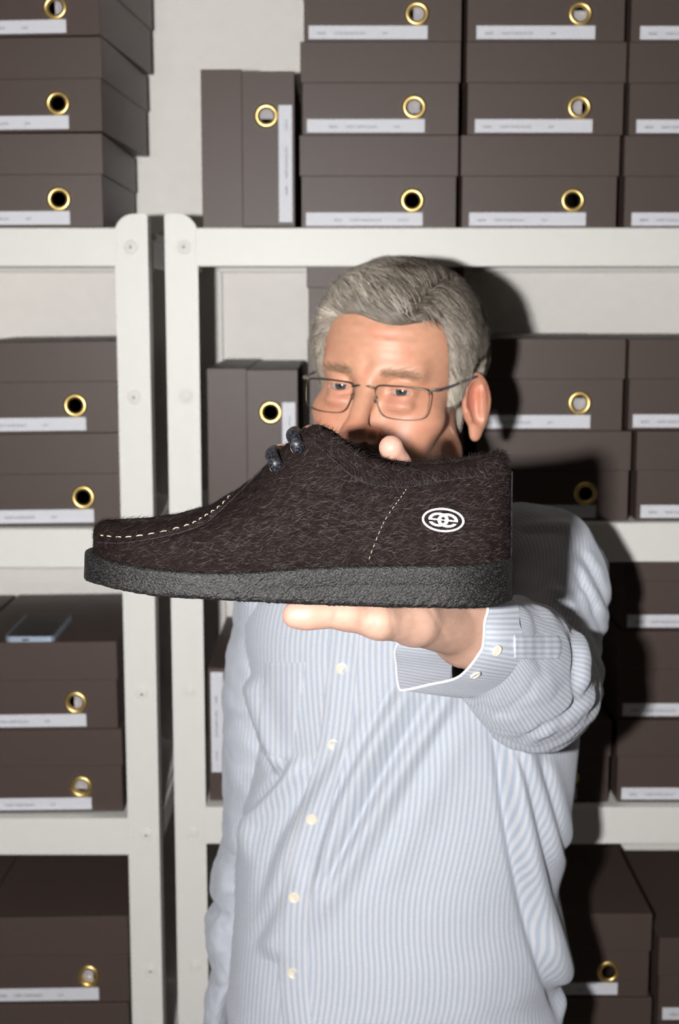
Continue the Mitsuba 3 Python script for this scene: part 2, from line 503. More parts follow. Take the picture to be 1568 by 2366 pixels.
def shoebox(label, left, bottom, top, group='brown shoeboxes on the shelving', y=Y_BOX, yaw=0.0, upright=0, width_px=None, variant=0, tissue=None, lab_dx=0.0, roll=0.0):
    """left: (px, py) of the lower left corner on the front plane; bottom, top: frame rows of its lower and upper edges. upright: +1 stands on its
    right side (lid on the left), -1 on its left side."""
    q = U(left[0], left[1], y)
    z0, z1 = (bottom if abs(bottom) < 10 else U(left[0], bottom, y)[2]), U(left[0], top, y)[2]
    k = thing('shoebox', label, 'box', group)
    sc = (z1 - z0) / (BW if upright else BH)
    base = T().translate([q[0], y, z0]).rotate([0, 0, 1], yaw).rotate([0, 1, 0], roll)
    if upright > 0:      # top -> left, right -> top
        m = base @ T().scale([1, 1, sc]) @ T().translate([BH, 0, 0]) @ T().rotate([0, 1, 0], -90)
    elif upright < 0:
        m = base @ T().scale([1, 1, sc]) @ T().translate([0, 0, BW]) @ T().rotate([0, 1, 0], 90)
    else:
        m = base @ T().scale([1, 1, sc])
    put('body', BODY, k, xf=m)
    put('lid', LIDP, k, xf=m)
    put('eyelet', GROM, k, 'round brass eyelet', xf=m)
    lx = 0.0085 + lab_dx
    l = put('paper_label', LABEL, k, 'narrow white printed label', xf=m @ T().translate([lx, 0.0021, 0.0036]))
    put('lettering', TEXTS[variant % len(TEXTS)], l, xf=m @ T().translate([lx, 0.0016, 0.0036 + 0.0062]))
    if tissue:
        tk = thing('tissue_paper', tissue, 'tissue paper')
        scene[tk] = {**TIS, 'to_world': m @ T().translate([GX + TS[len(scene) % 5][0], 0.0, GZ + TS[len(scene) % 5][1]])}
    return k


def left_of(right_px, width=363):
    return right_px - width


GT = 'shoeboxes on the top of the right shelving unit'
zt, z2, z3 = Z_SH
# right unit, on top: one upright box, then three columns of three
shoebox('brown shoebox standing on end on top of the right shelving', (468, 522), zt, 160, upright=1, variant=1, tissue='grey-white tissue inside the eyelet of the upright shoebox on top')
for col, (name, rows) in enumerate({
    'first': [(692, 522, 312), (694, 312, 96), (698, 96, -122)],
    'second': [(1062, 522, 312), (1075, 312, 96), (1075, 96, -122)],
    'third': [(1437, 522, 313), (1448, 313, 97), (1453, 97, -121)]}.items()):
    where = {'first': 'on the right shelving top, stack beside the upright box', 'second': 'on the right shelving top, middle stack', 'third': 'on the right shelving top, rightmost stack'}[name]
    for row, (x, b, t) in enumerate(rows):
        level = ['lowest', 'second up', 'topmost in view'][row]
        tis_l = f'white tissue in the eyelet, shoebox {where}, {level}'.replace(' on the right shelving top,', ' on top,') if (col, row) in ((0, 1), (0, 2), (1, 1), (1, 2)) else None
        shoebox(f'brown shoebox {where}, {level}', (x, b), zt if row == 0 else b, t,
                variant=[1, 2, 0][(col + row) % 3] if col == 0 else 0, yaw=[0.3, -0.2, 0.15, 0, 0.4][(col * 3 + row) % 5], tissue=tis_l,
                lab_dx=(0.0 if col == 0 else 0.006 if row == 2 else 0.004))
# left unit, on top: three in a stack
for row, (r, b, t, yaw) in enumerate([(240, 524, 308, 0.6), (238, 308, 88, -2.6), (231, 88, -130, -4.2)]):
    level = ['lowest', 'in the middle', 'topmost in view'][row]
    shoebox(f'brown shoebox in the skewed stack on the left shelving top, {level}', (left_of(r), b), Z_SHL[0] + 0.001 if row == 0 else b - 1.2, t + 1, variant=0, yaw=yaw, roll=-0.3,
            tissue='grey tissue in the eyelet of the topmost shoebox on the left' if row == 2 else None)
# left unit, second shelf
for row, (r, b, t) in enumerate([(305, 1219, 1004), (284, 1004, 792)]):
    shoebox(f'brown shoebox on the left unit\'s second shelf, {["lower one, above the shoe toe", "upper one"][row]}', (left_of(r), b), Z_SHL[1] if row == 0 else b, t, variant=0, roll=-0.7)
# left unit, third shelf
for row, (r, b, t) in enumerate([(297, 1888, 1688), (282, 1688, 1486)]):
    shoebox(f'brown shoebox on the third shelf of the left unit, {["the lower of two", "with a phone lying on it"][row]}', (left_of(r, 352), b), Z_SHL[2] if row == 0 else b, t, variant=0, roll=-0.7,
            tissue=['grey tissue paper in the eyelet of the lower shoebox of the phone stack', 'grey tissue paper in the eyelet of the shoebox under the phone'][row])
# left unit, bottom
zb = U(150, 2520, Y_BOX)[2]
shoebox('dim brown shoebox in the lower left corner, cut by the bottom edge', (left_of(316, 345), 2522), Z4L, 2322, roll=-0.7)
shoebox('dim brown shoebox with a full white label at the lower left', (left_of(312, 345), 2321), 2321, 2122, variant=0, roll=-0.9, tissue='white tissue paper in the eyelet of the shoebox at the lower left')
for row, (r, b, t) in enumerate([(-62, 1889, 1689), (-78, 1689, 1487)]):
    shoebox(f'brown shoebox at the left edge beside the phone stack, {["lower one, out of frame", "only its lid top in view"][row]}', (left_of(r, 352), b), Z_SHL[2] if row == 0 else b, t)
shoebox('dark shoebox at the left edge beside the fully labelled one, lower, out of frame', (left_of(-30, 345), 2523), Z4L, 2323)
shoebox('dark shoebox at the left edge, only its lid top in view', (left_of(-32, 345), 2322), 2322, 2123)
# right unit, second shelf
shoebox('brown shoebox standing on end behind the shoe laces', (482, 1211), z2, 851, upright=1, variant=1)
for row, (x, b, t) in enumerate([(715, 1206, 995), (711, 995, 783), (709, 783, 572)]):
    shoebox(f'brown shoebox directly behind the man\'s head, {["lowest of three, hidden by the shoe", "middle of three", "topmost of three"][row]}', (x, b), z2 if row == 0 else b, t)
for row, (r, b, t) in enumerate([(1460, 1206, 996), (1444, 996, 782)]):
    shoebox(f'brown shoebox right of the man\'s ear, {["lower one, in the shoe shadow", "upper one"][row]}', (left_of(r, 361), b), z2 if row == 0 else b, t,
            tissue='white tissue paper in the eyelet of the shoebox right of the ear' if row == 1 else None, lab_dx=0.001)
for row, (x, b, t) in enumerate([(1465, 1204, 996), (1447, 994, 783)]):
    shoebox(f'brown shoebox at the right edge on the second shelf, {["lower one", "upper one"][row]}', (x, b), z2 if row == 0 else b, t)
# right unit, third shelf
shoebox('dark shoebox standing on end beside the man\'s hanging sleeve', (484, 1868), z3, 1541, upright=-1, variant=1)
shoebox('brown shoebox low behind the man\'s left elbow, in his shadow', (left_of(1416, 352), 1862), z3, 1665)
for row, (x, b, t) in enumerate([(1421, 1862, 1664), (1424, 1661, 1458), (1434, 1456, 1253)]):
    shoebox(f'brown shoebox at the right edge on the third shelf, {["lowest of three", "middle of three", "topmost, under the white beam"][row]}', (x, b), z3 if row == 0 else b, t)
# right unit, bottom shelf
shoebox('dark shoebox out of frame at the very bottom of the right stack', (left_of(1508, 342), 2697), Z4R, 2501)
shoebox('dark shoebox under the one with the glinting eyelet, at the bottom edge', (left_of(1508, 342), 2500), 2500, 2306)
shoebox('dark shoebox with a glinting eyelet at the lower right, beside the shirt tail', (left_of(1506, 342), 2305), 2305, 2112)
shoebox('dark shoebox out of frame below the lower right corner', (1513, 2697), Z4R, 2532)
shoebox('dark shoebox in the lower right corner, cut by the bottom edge', (1513, 2531), 2531, 2364)
shoebox('dark shoebox at the right edge near the bottom, above the corner box', (1516, 2363), 2363, 2168)

# ------------------------------------------------------------------ phone on the box of the third shelf
k = thing('phone', 'thin blue-edged phone lying face up on a shoebox of the left shelving', 'phone')
zp = U(70, 1486, Y_BOX)[2]
px0, px1 = U(10, 1480, Y_BOX)[0], U(124, 1480, Y_BOX)[0]
PH_E = bsdf('phone_edge', base_color=(0.50, 0.60, 0.75), metallic=0.6, roughness=0.35)
PH_S = bsdf('phone_screen', base_color=(0.02, 0.02, 0.022), roughness=0.25, specular=0.6)
rr = affinity.scale(sbox(-1, -1, 1, 1), 1, 1).buffer(0)
body_poly = sbox(0.008, 0.008, px1 - px0 - 0.008, 0.132).buffer(0.008, 6)
m = extrude(body_poly, 0.0082)
put('case', ply(m, PH_E, 35), k, 'blue-grey metal edge', xf=T().translate([px0, Y_BOX + 0.003, zp + 0.0004]))
m = extrude(body_poly.buffer(-0.002), 0.0006)
put('screen', ply(m, PH_S, 35), k, 'dark glossy screen', xf=T().translate([px0, Y_BOX + 0.003, zp + 0.0084]))
m = extrude(sbox(0.025, 0, 0.033, 0.0006).buffer(0.0008), 0.0022)
m.apply_transform(np.array([[1, 0, 0, 0], [0, 1, 0, 0], [0, 0, 1, 0.003], [0, 0, 0, 1.0]]))
put('charging_port', ply(m, DARKHOLE), k, xf=T().translate([px0, Y_BOX + 0.0026, zp]))
# ------------------------------------------------------------------ the hairy suede shoe
SH_O = P(690, 1220, 1.0)
RHO = math.radians(5.0)
SX = RIGHT
SZ = UP * math.cos(RHO) - FWD * math.sin(RHO)
SY = FWD * math.cos(RHO) + UP * math.sin(RHO)
SM = np.eye(4); SM[:3, 0], SM[:3, 1], SM[:3, 2], SM[:3, 3] = SX, SY, SZ, SH_O


def sl(px, py, d):
    q = P(px, py, d) - SH_O
    return np.array([q @ SX, q @ SY, q @ SZ])


def line(pts, dfun):
    a = np.array([sl(px, py, dfun(px)) for px, py in pts])
    o = np.argsort(a[:, 0])
    return a[o][:, 0], a[o][:, 2]


_ph = np.array([(-.150, 0), (-.1485, .013), (-.145, .022), (-.138, .031), (-.126, .040), (-.105, .047), (-.075, .0515), (-.045, .0515), (-.01, .048), (.03, .044), (.075, .0425),
                (.105, .041), (.125, .0355), (.138, .027), (.145, .018), (.1485, .010), (.150, 0)])


_pd = spline(_ph, 500)
_pd[:, 0] = np.maximum.accumulate(_pd[:, 0])


def ph(x):
    return np.interp(x, _pd[:, 0], _pd[:, 1], left=0, right=0)


near = lambda px: 1.0 - float(ph((px - 690) / 3286.0)) * 0.96
mid = lambda px: 1.0
sole_top = line([(190, 1270), (206, 1275), (250, 1293), (340, 1312), (480, 1323), (560, 1322), (700, 1311), (850, 1306), (950, 1305), (1090, 1303), (1140, 1299), (1178, 1290), (1190, 1288)], near)
sole_bot = line([(190, 1332), (197, 1335), (230, 1352), (300, 1370), (360, 1380), (450, 1387), (550, 1392), (700, 1400), (850, 1405), (1000, 1408), (1120, 1407), (1165, 1397), (1183, 1384), (1190, 1380)], near)
up_top = line([(212, 1245), (217, 1218), (224, 1208), (236, 1202), (260, 1199), (330, 1197), (400, 1187), (480, 1161), (540, 1135), (580, 1105), (625, 1060), (660, 1023), (700, 990), (722, 979), (738, 979),
               (770, 994), (800, 1018), (840, 1044), (890, 1061), (940, 1067), (1000, 1064), (1060, 1057), (1110, 1049), (1148, 1042), (1166, 1049), (1171, 1070), (1180, 1140)], mid)
seam_low = line([(216, 1252), (283, 1255), (352, 1245), (421, 1230), (473, 1210), (507, 1182), (542, 1149), (576, 1115), (610, 1082), (660, 1035)], near)
collar_seam = line([(708, 1008), (720, 1017), (770, 1063), (820, 1105), (870, 1123), (940, 1126), (1000, 1115), (1165, 1092), (1190, 1088)], lambda px: 0.965)


def shoe_wz(x, z):
    zs, zt = np.interp(x, *sole_top), np.interp(x, *up_top)
    return zs, zt, np.clip((z - zs) / np.maximum(zt - zs, 1e-4), 0, 1.2)


def upper_half(x, z):
    zs, zt, t = shoe_wz(x, z)
    # upper plan: the toe sits 5 mm inside the sole, the heel 1 mm
    xs = np.where(x < 0, x * (0.150 / 0.1445), x * (0.150 / 0.1488))
    base = np.maximum(ph(xs) - 0.0035, 0)
    tc = np.clip(t, 0, 1)
    vamp = np.clip(1 - tc ** 3.0, 0, 1) ** (1 / 2.6)
    toe = np.clip(1 - tc ** 7, 0, 1) ** (1 / 3.0) * (1 - 0.10 * tc)
    a = sstep(-0.095, -0.055, x)
    front = toe * (1 - a) + vamp * a
    col = 1 - 0.36 * tc ** 1.8
    s = sstep(-0.022, 0.012, x)
    g = front * (1 - s) + col * s
    w = base * g * (1 + 0.05 * np.sin(np.pi * np.clip(tc * 1.2, 0, 1)))
    # moccasin seam: a groove, then a fuller rim above it
    zl = np.interp(x, *seam_low)
    on = sstep(-0.146, -0.138, x) * (1 - sstep(-0.024, -0.012, x))
    w = w + on * (0.0016 * sstep(-0.0005, 0.0035, z - zl) - 0.0016 * np.exp(-((z - zl) / 0.0012) ** 2))
    # padded collar above its seam
    zc = np.interp(x, *collar_seam)
    oc = sstep(0.004, 0.016, x)
    w = w + oc * (0.0026 * sstep(0.0, 0.006, z - zc) - 0.0012 * np.exp(-((z - zc) / 0.0012) ** 2))
    return w, zs, zt


def upper_outer(p):
    x, y, z = p[:, 0], p[:, 1], p[:, 2]
    w, zs, zt = upper_half(x, z)
    ay = np.abs(y)
    # the plug on the toe lies a little below the rim
    wt, _, _ = upper_half(x, np.interp(x, *up_top) * 0 + np.interp(x, *sole_top) + 0.8 * (zt - zs))
    rec = 0.0062 * sstep(-0.136, -0.126, x) * (1 - sstep(-0.075, -0.045, x))
    inner = 1 - sstep(0.62, 0.78, ay / np.maximum(wt, 1e-4))
    ztop = zt - rec * inner
    side = (ay - w) * 0.9
    d = smax(side, z - ztop, 0.006)
    d = smax(d, zs - 0.004 - z, 0.002)
    # rounded ends
    ends = np.maximum(x - 0.1487, -0.1446 - x)
    return np.maximum(d, ends * 0.8)


def upper_fn(p):
    x, y, z = p[:, 0], p[:, 1], p[:, 2]
    d = upper_outer(p)
    w, zs, zt = upper_half(x, z)
    th = 0.0055
    cav = np.maximum(np.abs(y) - (w - th), zs + 0.008 - z)
    cav = smax(cav, np.maximum(-0.012 - x, x - 0.137), 0.010)
    # throat slot in front of the collar, between the lacing edges
    slot = np.maximum.reduce([np.abs(y) - 0.007, -0.034 - x, x - 0.01, zs + 0.02 - z])
    # hollow foot room under the vamp
    room = np.maximum.reduce([np.abs(y) - (w - 0.009), zs + 0.008 - z, z - (zt - 0.012), -0.10 - x, x - 0.0])
    cav = np.minimum(np.minimum(cav, slot), room)
    return smax(d, -cav, 0.004)


shoe = thing('shoe', 'dark brown hairy suede moccasin shoe with thick crepe sole held up in the man\'s hand', 'shoe')
up_m = nets(upper_fn, (-0.152, -0.058, -0.04), (0.156, 0.058, 0.082), 0.0013)
smooth(up_m, 4)


def suede(p, n, uv):
    g = noise(p.x * 700, p.y * 700, p.z * 1500) * 0.6 + noise(p.x * 160, p.y * 160, p.z * 300) * 0.4
    return mix((0.0045, 0.0028, 0.0026), (0.014, 0.0090, 0.0082), g)


SUEDE = bsdf('hairy_suede', base_color=proc(suede), roughness=0.9, specular=0.03)
scene['hair_tips'] = {'type': 'twosided', 'bsdf': {'type': 'principled', 'base_color': {'type': 'mesh_attribute', 'name': 'vertex_color'}, 'roughness': 0.6, 'specular': 0.12}}


def crepe(p, n, uv):
    g = noise(p.x * 1100, p.y * 1100, p.z * 1100)
    g2 = noise(p.x * 1900 + 9, p.y * 1900, p.z * 1900)
    return mix((0.0030, 0.0029, 0.0029), (0.025, 0.0243, 0.0243), smoothstep(0.38, 0.78, g * 0.6 + g2 * 0.4))


def crepe_h(p, n, uv):
    return 0.00022 * noise(p.x * 2000, p.y * 2000, p.z * 2000) + 0.00030 * noise(p.x * 900, p.y * 900, p.z * 900)


scene['crepe'] = {'type': 'twosided', 'bsdf': {'type': 'bumpmap', 'arbitrary': proc(crepe_h, 2e-4), 'scale': 1.0,
                  'bsdf': {'type': 'principled', 'base_color': proc(crepe), 'roughness': 0.55, 'specular': 0.25}}}

# split the upper at its seams: collar, toe plug, the rest
fc = up_m.triangles_center
fx, fy, fz = fc.T
w_, zs_, zt_ = upper_half(fx, fz)
is_col = (fz > np.interp(fx, *collar_seam)) & (fx > 0.006) | (fx > -0.016) & (fx < 0.006) & (fz > np.interp(0.006, *collar_seam) + (0.006 - fx) * 1.1)
is_plug = (fx < -0.03) & (np.abs(fy) < 0.74 * np.maximum(upper_half(fx, zs_ + 0.8 * (zt_ - zs_))[0], 1e-4)) & (fz > zs_ + 0.55 * (zt_ - zs_))


def sub(m, mask):
    s = m.submesh([np.nonzero(mask)[0]], append=True, repair=False)
    return s


XS = T(SM.tolist())
put('upper', ply(sub(up_m, ~(is_col | is_plug)), SUEDE, True), shoe, xf=XS)
put('collar', ply(sub(up_m, is_col), SUEDE, True), shoe, 'shaggy padded collar', xf=XS)
put('toe_plug', ply(sub(up_m, is_plug), SUEDE, True), shoe, xf=XS)


def sole_fn(p):
    x, y, z = p[:, 0], p[:, 1], p[:, 2]
    zt, zb = np.interp(x, *sole_top), np.interp(x, *sole_bot)
    t = np.clip((z - zb) / np.maximum(zt - zb, 1e-4), 0, 1)
    w = ph(x / (1 + 0.006 * (1 - t))) * (0.985 + 0.015 * (1 - t))
    w = w - 0.0010 * np.exp(-((z - zt + 0.0145 + 0.004 * x) / 0.0016) ** 2) * sstep(-0.05, 0.02, x) * 0.5
    d = smax((np.abs(y) - w) * 0.85, np.maximum(z - zt, zb - z), 0.0035)
    b = meshkit.noise(p * 760.0, 3) - 0.5
    low = 1 - sstep(0.0, 0.35, t)
    return d + b * (0.0005 + 0.0014 * low)


so = nets(sole_fn, (-0.155, -0.058, -0.075), (0.157, 0.058, -0.012), 0.0013)
put('crepe_sole', ply(so, 'crepe', True), shoe, 'thick dark grey crepe rubber sole', xf=XS)

# rays from the lens place seams, stitches and the emblem on the near side
up_w = up_m.copy(); up_w.apply_transform(SM)


def on_mesh(mesh, pts):
    """First hits of the lens rays through these places, with the outward normals."""
    pts = np.array(pts, float)
    d = FWD + np.outer((pts[:, 0] - W_PX / 2) / F_PX, RIGHT) + np.outer((H_PX / 2 - pts[:, 1]) / F_PX, UP)
    o = np.repeat(CAM[None], len(d), 0)
    d /= np.linalg.norm(d, axis=1, keepdims=True)
    loc, ray, tri = mesh.ray.intersects_location(o, d, multiple_hits=False)
    out, nor = np.full((len(d), 3), np.nan), np.full((len(d), 3), np.nan)
    out[ray] = loc
    n = mesh.face_normals[tri]
    n = np.where((n * d[ray]).sum(1)[:, None] > 0, -n, n)
    nor[ray] = n
    return out, nor


SEAM_M = bsdf('grey_seam', base_color=(0.030, 0.027, 0.030), roughness=0.7, specular=0.2)
STITCH_M = bsdf('stitch_thread', base_color=(0.42, 0.38, 0.28), roughness=0.6, specular=0.2)
LACE_M = bsdf('black_lace', base_color=proc(lambda p, n, uv: mix((0.004, 0.004, 0.006), (0.035, 0.034, 0.042), smoothstep(0.45, 0.75, noise(p.x * 1500, p.y * 1500, p.z * 900)))), roughness=0.45, specular=0.4)


def px_line(pts, n):
    return spline(pts, n)


for pts, r in (([(224, 1253), (283, 1255), (352, 1245), (421, 1230), (473, 1210), (507, 1182), (542, 1149), (576, 1115), (606, 1086)], 0.00032),
               ([(722, 1019), (770, 1063), (820, 1105), (870, 1122), (940, 1126), (1000, 1115), (1080, 1104), (1160, 1093)], 0.0003)):
    q, n = on_mesh(up_w, px_line(pts, 60))
    ok = ~np.isnan(q[:, 0])
    put('seam', ply(tube((q + n * 0.0003)[ok], r, 6), SEAM_M, 60), shoe)
for pts, count, ln in (([(233, 1237), (285, 1241), (356, 1232), (431, 1214), (473, 1193), (511, 1167), (542, 1134), (569, 1108), (585, 1092)], 22, 0.5),
                       ([(938, 1131), (925, 1150), (910, 1170), (890, 1200), (877, 1227), (862, 1264), (851, 1296)], 15, 0.6)):
    s = px_line(pts, count * 8 + 1)
    q, n = on_mesh(up_w, s)
    for a in range(count):
        seg = slice(a * 8, a * 8 + 5)
        if np.isnan(q[seg]).any():
            continue
        g = q[seg] + n[seg] * np.array([0.0, 0.0006, 0.0009, 0.0006, 0.0])[:, None]
        put('stitch', ply(tube(g, 0.00038 if count == 22 else 0.00026, 5), STITCH_M, 60), shoe)
bk = np.array([(0.1494 - 0.004 * 0, 0, z) for z in np.linspace(-0.020, 0.040, 12)])
put('seam', ply(tube(bk, 0.0007, 6), SEAM_M, 60), shoe, xf=XS)

# emblem: two linked e shapes in an oval ring
def arc_band(cx, cy, rx, ry, a0, a1, tx, ty, n=40):
    a = np.radians(np.linspace(a0, a1, n))
    o = np.stack([cx + rx * np.cos(a), cy + ry * np.sin(a)], 1)
    i = np.stack([cx + (rx - tx) * np.cos(a), cy + (ry - ty) * np.sin(a)], 1)
    return Polygon(np.vstack([o, i[::-1]])).buffer(0)


def letter_e(s):
    """An e facing right (s=1) or its mirror; in units of the emblem's crop."""
    band = arc_band(s * 128, 0, 285, 195, 0, 335, 88, 66)
    bar = sbox(-115, -22, 282, 22)
    if s < 0:
        band = affinity.scale(arc_band(128, 0, 285, 195, 0, 335, 88, 66), -1, 1, origin=(0, 0))
        bar = sbox(-282, -22, 115, 22)
    cut = affinity.scale(sbox(300, -75, 430, -22), s, 1, origin=(0, 0))
    bar = affinity.translate(bar, s * 128, 0)
    return unary_union([band, bar]).difference(cut)


oval = unary_union([Point(0, 0).buffer(1, 48)])
ringp = affinity.scale(oval, 592, 335).difference(affinity.scale(oval, 534, 280))
em = affinity.rotate(unary_union([letter_e(1), letter_e(-1)]), -6, origin=(0, 0))
ringp = affinity.rotate(ringp, -5, origin=(0, 0))
LOGO_M = bsdf('white_emblem', base_color=(0.80, 0.78, 0.72), roughness=0.6, specular=0.2)


def emblem(poly, name):
    poly = poly.buffer(6).buffer(-6).segmentize(40)
    m = extrude(poly, 1.0)
    v = m.vertices
    px = 960 + (758 + v[:, 0]) / 12.06
    py = 1160 + (505 - v[:, 1]) / 12.06
    q, n = on_mesh(up_w, np.stack([px, py], 1))
    nn = np.nanmean(n, 0); nn /= np.linalg.norm(nn)
    q = q + nn * np.where(v[:, 2] > 0.5, 0.0011, 0.0001)[:, None]
    return trimesh.Trimesh(q, m.faces, process=False)


e_key = put('emblem', ply(emblem(ringp, 'ring'), LOGO_M), shoe, 'white oval emblem ring with two linked letters')
put('linked_letters', ply(emblem(em, 'letters'), LOGO_M), e_key)

# lacing: two black laces crossing the throat, each through a small metal eyelet
EYE_M = bsdf('eyelet_metal', base_color=(0.55, 0.52, 0.40), metallic=0.8, roughness=0.35)
for cx, cy in ((682, 1018), (633, 1062)):
    q, n = on_mesh(up_w, [(cx + 5, cy + 14)])
    q, n = q[0], n[0]
    a = np.cross(n, [0, 0, 1.0]); a /= np.linalg.norm(a); b = np.cross(n, a)
    ang = np.linspace(0, 2 * np.pi, 24, endpoint=False)
    put('lace_eyelet', ply(tube([q + n * 0.0006 + 0.0044 * (np.cos(t) * a + np.sin(t) * b) for t in ang], 0.0008, 8, closed=True), EYE_M, 60), shoe)
    loc = (q - SH_O) @ np.stack([SX, SY, SZ], 1)
    x0, y0, z0 = loc
    ztop = np.interp(x0 - 0.001, *up_top)
    path = [(x0 + 0.001, y0 + 0.004, z0 - 0.0015), (x0, y0 - 0.0035, z0 + 0.0005), (x0 - 0.0018, y0 - 0.0012, z0 + 0.0045), (x0 - 0.0035, y0 + 0.006, ztop - 0.0005), (x0 - 0.003, 0, ztop + 0.0002),
            (x0 - 0.003, -y0 - 0.006, ztop - 0.0005), (x0 - 0.002, -y0 + 0.0012, z0 + 0.0045), (x0, -y0 + 0.003, z0), (x0 + 0.001, -y0 - 0.004, z0 - 0.001)]
    put('lace', ply(tube(spline(path, 50), 0.0047, 14), LACE_M, 60), shoe, xf=XS)

# the nap: many short hairs lying along the suede
def nap(mesh, mask, count, flow, length, lift, seed, wid):
    r = np.random.default_rng(seed)
    area = mesh.area_faces * mask
    f = r.choice(len(area), count, p=area / area.sum())
    b = r.dirichlet((1, 1, 1), count)
    p0 = (mesh.triangles[f] * b[..., None]).sum(1)
    n = mesh.face_normals[f]
    d = np.array(flow) + r.normal(0, 1, (count, 3)) * np.array([0.30, 0.25, 0.36])
    wave = meshkit.noise(p0 * 55.0, seed) - 0.5
    d[:, 2] += wave * 0.5
    d -= n * (d * n).sum(1)[:, None]
    d /= np.linalg.norm(d, axis=1, keepdims=True) + 1e-9
    L = r.uniform(*length, count)[:, None]
    up_ = r.uniform(*lift, count)[:, None]
    s = np.cross(d, n)
    bend = r.normal(0, 0.18, (count, 1))
    pts = np.stack([p0 - n * 0.0004, p0 + d * L * 0.35 + n * (0.0005 + up_ * L * 0.35), p0 + d * L * 0.7 + s * bend * L * 0.4 + n * (0.0005 + up_ * L * 0.6),
                    p0 + d * L * 1.0 + s * bend * L + n * (0.0004 + up_ * L * 0.7)], 1)
    # ribbons face roughly outward
    m = ribbons(pts, wid * np.array([1, 1, 0.8, 0.25]), s)
    tone = r.beta(0.55, 3.0, count)
    c0, c1 = np.array([0.0045, 0.0028, 0.0026]), np.array([0.095, 0.075, 0.073])
    col = np.repeat(c0 + (c1 - c0) * tone[:, None], 8, 0)
    return m, col


outw = np.abs(upper_outer(fc)) < 0.0012
m1, c1 = nap(up_m, outw & ~is_col, 30000, (0.9, 0, 0.20), (0.003, 0.007), (0.02, 0.20), 11, 0.00011)
m2, c2 = nap(up_m, is_col & (fz > zs_ + 0.02), 9000, (0.3, 0, -0.5), (0.0025, 0.006), (0.15, 0.8), 12, 0.00011)
put('nap', ply(m1, 'hair_tips', False, color=c1), shoe, 'long lying hairs of the suede', 'stuff', xf=XS)
put('collar_nap', ply(m2, 'hair_tips', False, color=c2), shoe, 'shaggy hairs of the collar', 'stuff', xf=XS)
# ------------------------------------------------------------------ the man
person = thing('person', 'grey-haired man in a pale striped shirt holding a shoe towards the camera', 'person')
HA = math.radians(22)
H_R = np.array([math.cos(HA), -math.sin(HA), 0])
H_B = np.array([math.sin(HA), math.cos(HA), 0])
roll = math.radians(4.0)
ca, sa = math.cos(roll), math.sin(roll)
H_X = H_R * ca - np.array([0, 0, 1.0]) * sa
H_Z = np.cross(H_X, H_B)
HC = P(918, 885, 1.50)
HM = np.eye(4); HM[:3, 0], HM[:3, 1], HM[:3, 2], HM[:3, 3] = H_X, H_B, H_Z, HC
XH = T(HM.tolist())


def mir(p):
    q = p.copy()
    q[:, 0] = np.abs(q[:, 0])
    return q


def ear(p):
    q = p - np.array([0.0755, 0.018, -0.016])
    c, s = math.cos(math.radians(32)), math.sin(math.radians(32))
    u = np.stack([q[:, 0] * c - q[:, 1] * s, q[:, 0] * s + q[:, 1] * c, q[:, 2]], 1)
    t = math.radians(-12)
    u = np.stack([u[:, 0], u[:, 1] * math.cos(t) - u[:, 2] * math.sin(t), u[:, 1] * math.sin(t) + u[:, 2] * math.cos(t)], 1)
    k = 1 - 0.25 * np.clip(-u[:, 2] / 0.03, 0, 1)
    v = u.copy(); v[:, 1] /= k
    d = ell(v, (0.006, 0.004, 0.0), (0.0075, 0.0195, 0.034))
    d = smax(d, -ell(v, (0.0140, 0.001, 0.002), (0.0115, 0.0130, 0.025)), 0.002)
    rim = np.sqrt((np.hypot((v[:, 1] - 0.002) / 0.0150, (v[:, 2] - 0.004) / 0.0275) - 1) ** 2 * 0.018 ** 2 + (v[:, 0] - 0.0125) ** 2)
    d = smax(d, -(rim - 0.0030 + 0.003 * sstep(0.0, -0.02, v[:, 2])), 0.002)
    d = smin(d, cone(v, (0.008, 0.010, 0.014), (0.008, 0.009, -0.012), 0.0032, 0.003), 0.005)
    d = smax(d, -ell(v, (0.012, -0.006, -0.006), (0.006, 0.006, 0.009)), 0.003)
    d = smin(d, cone(v, (0.007, -0.011, -0.006), (0.007, -0.010, -0.012), 0.004, 0.004), 0.004)
    d = smin(d, ell(v, (0.006, -0.002, -0.031), (0.005, 0.009, 0.009)), 0.005)
    return d


def skull(p):
    q = mir(p)
    d = ell(p, (0, 0.013, 0.036), (0.076, 0.098, 0.079))
    d = smin(d, ell(p, (0, -0.034, 0.036), (0.0625, 0.056, 0.062)), 0.03)
    d = smin(d, ell(p, (0, -0.034, -0.034), (0.060, 0.056, 0.066)), 0.03)
    d = smin(d, ell(p, (0, -0.030, -0.082), (0.052, 0.052, 0.040)), 0.025)
    d = smin(d, cone(q, (0.054, 0.008, -0.070), (0.020, -0.062, -0.108), 0.018, 0.017), 0.02)
    d = smin(d, ell(p, (0, -0.068, -0.107), (0.022, 0.020, 0.018)), 0.018)
    d = smin(d, cone(p, (0, 0.030, -0.060), (0, 0.045, -0.23), 0.057, 0.062), 0.03)
    return d


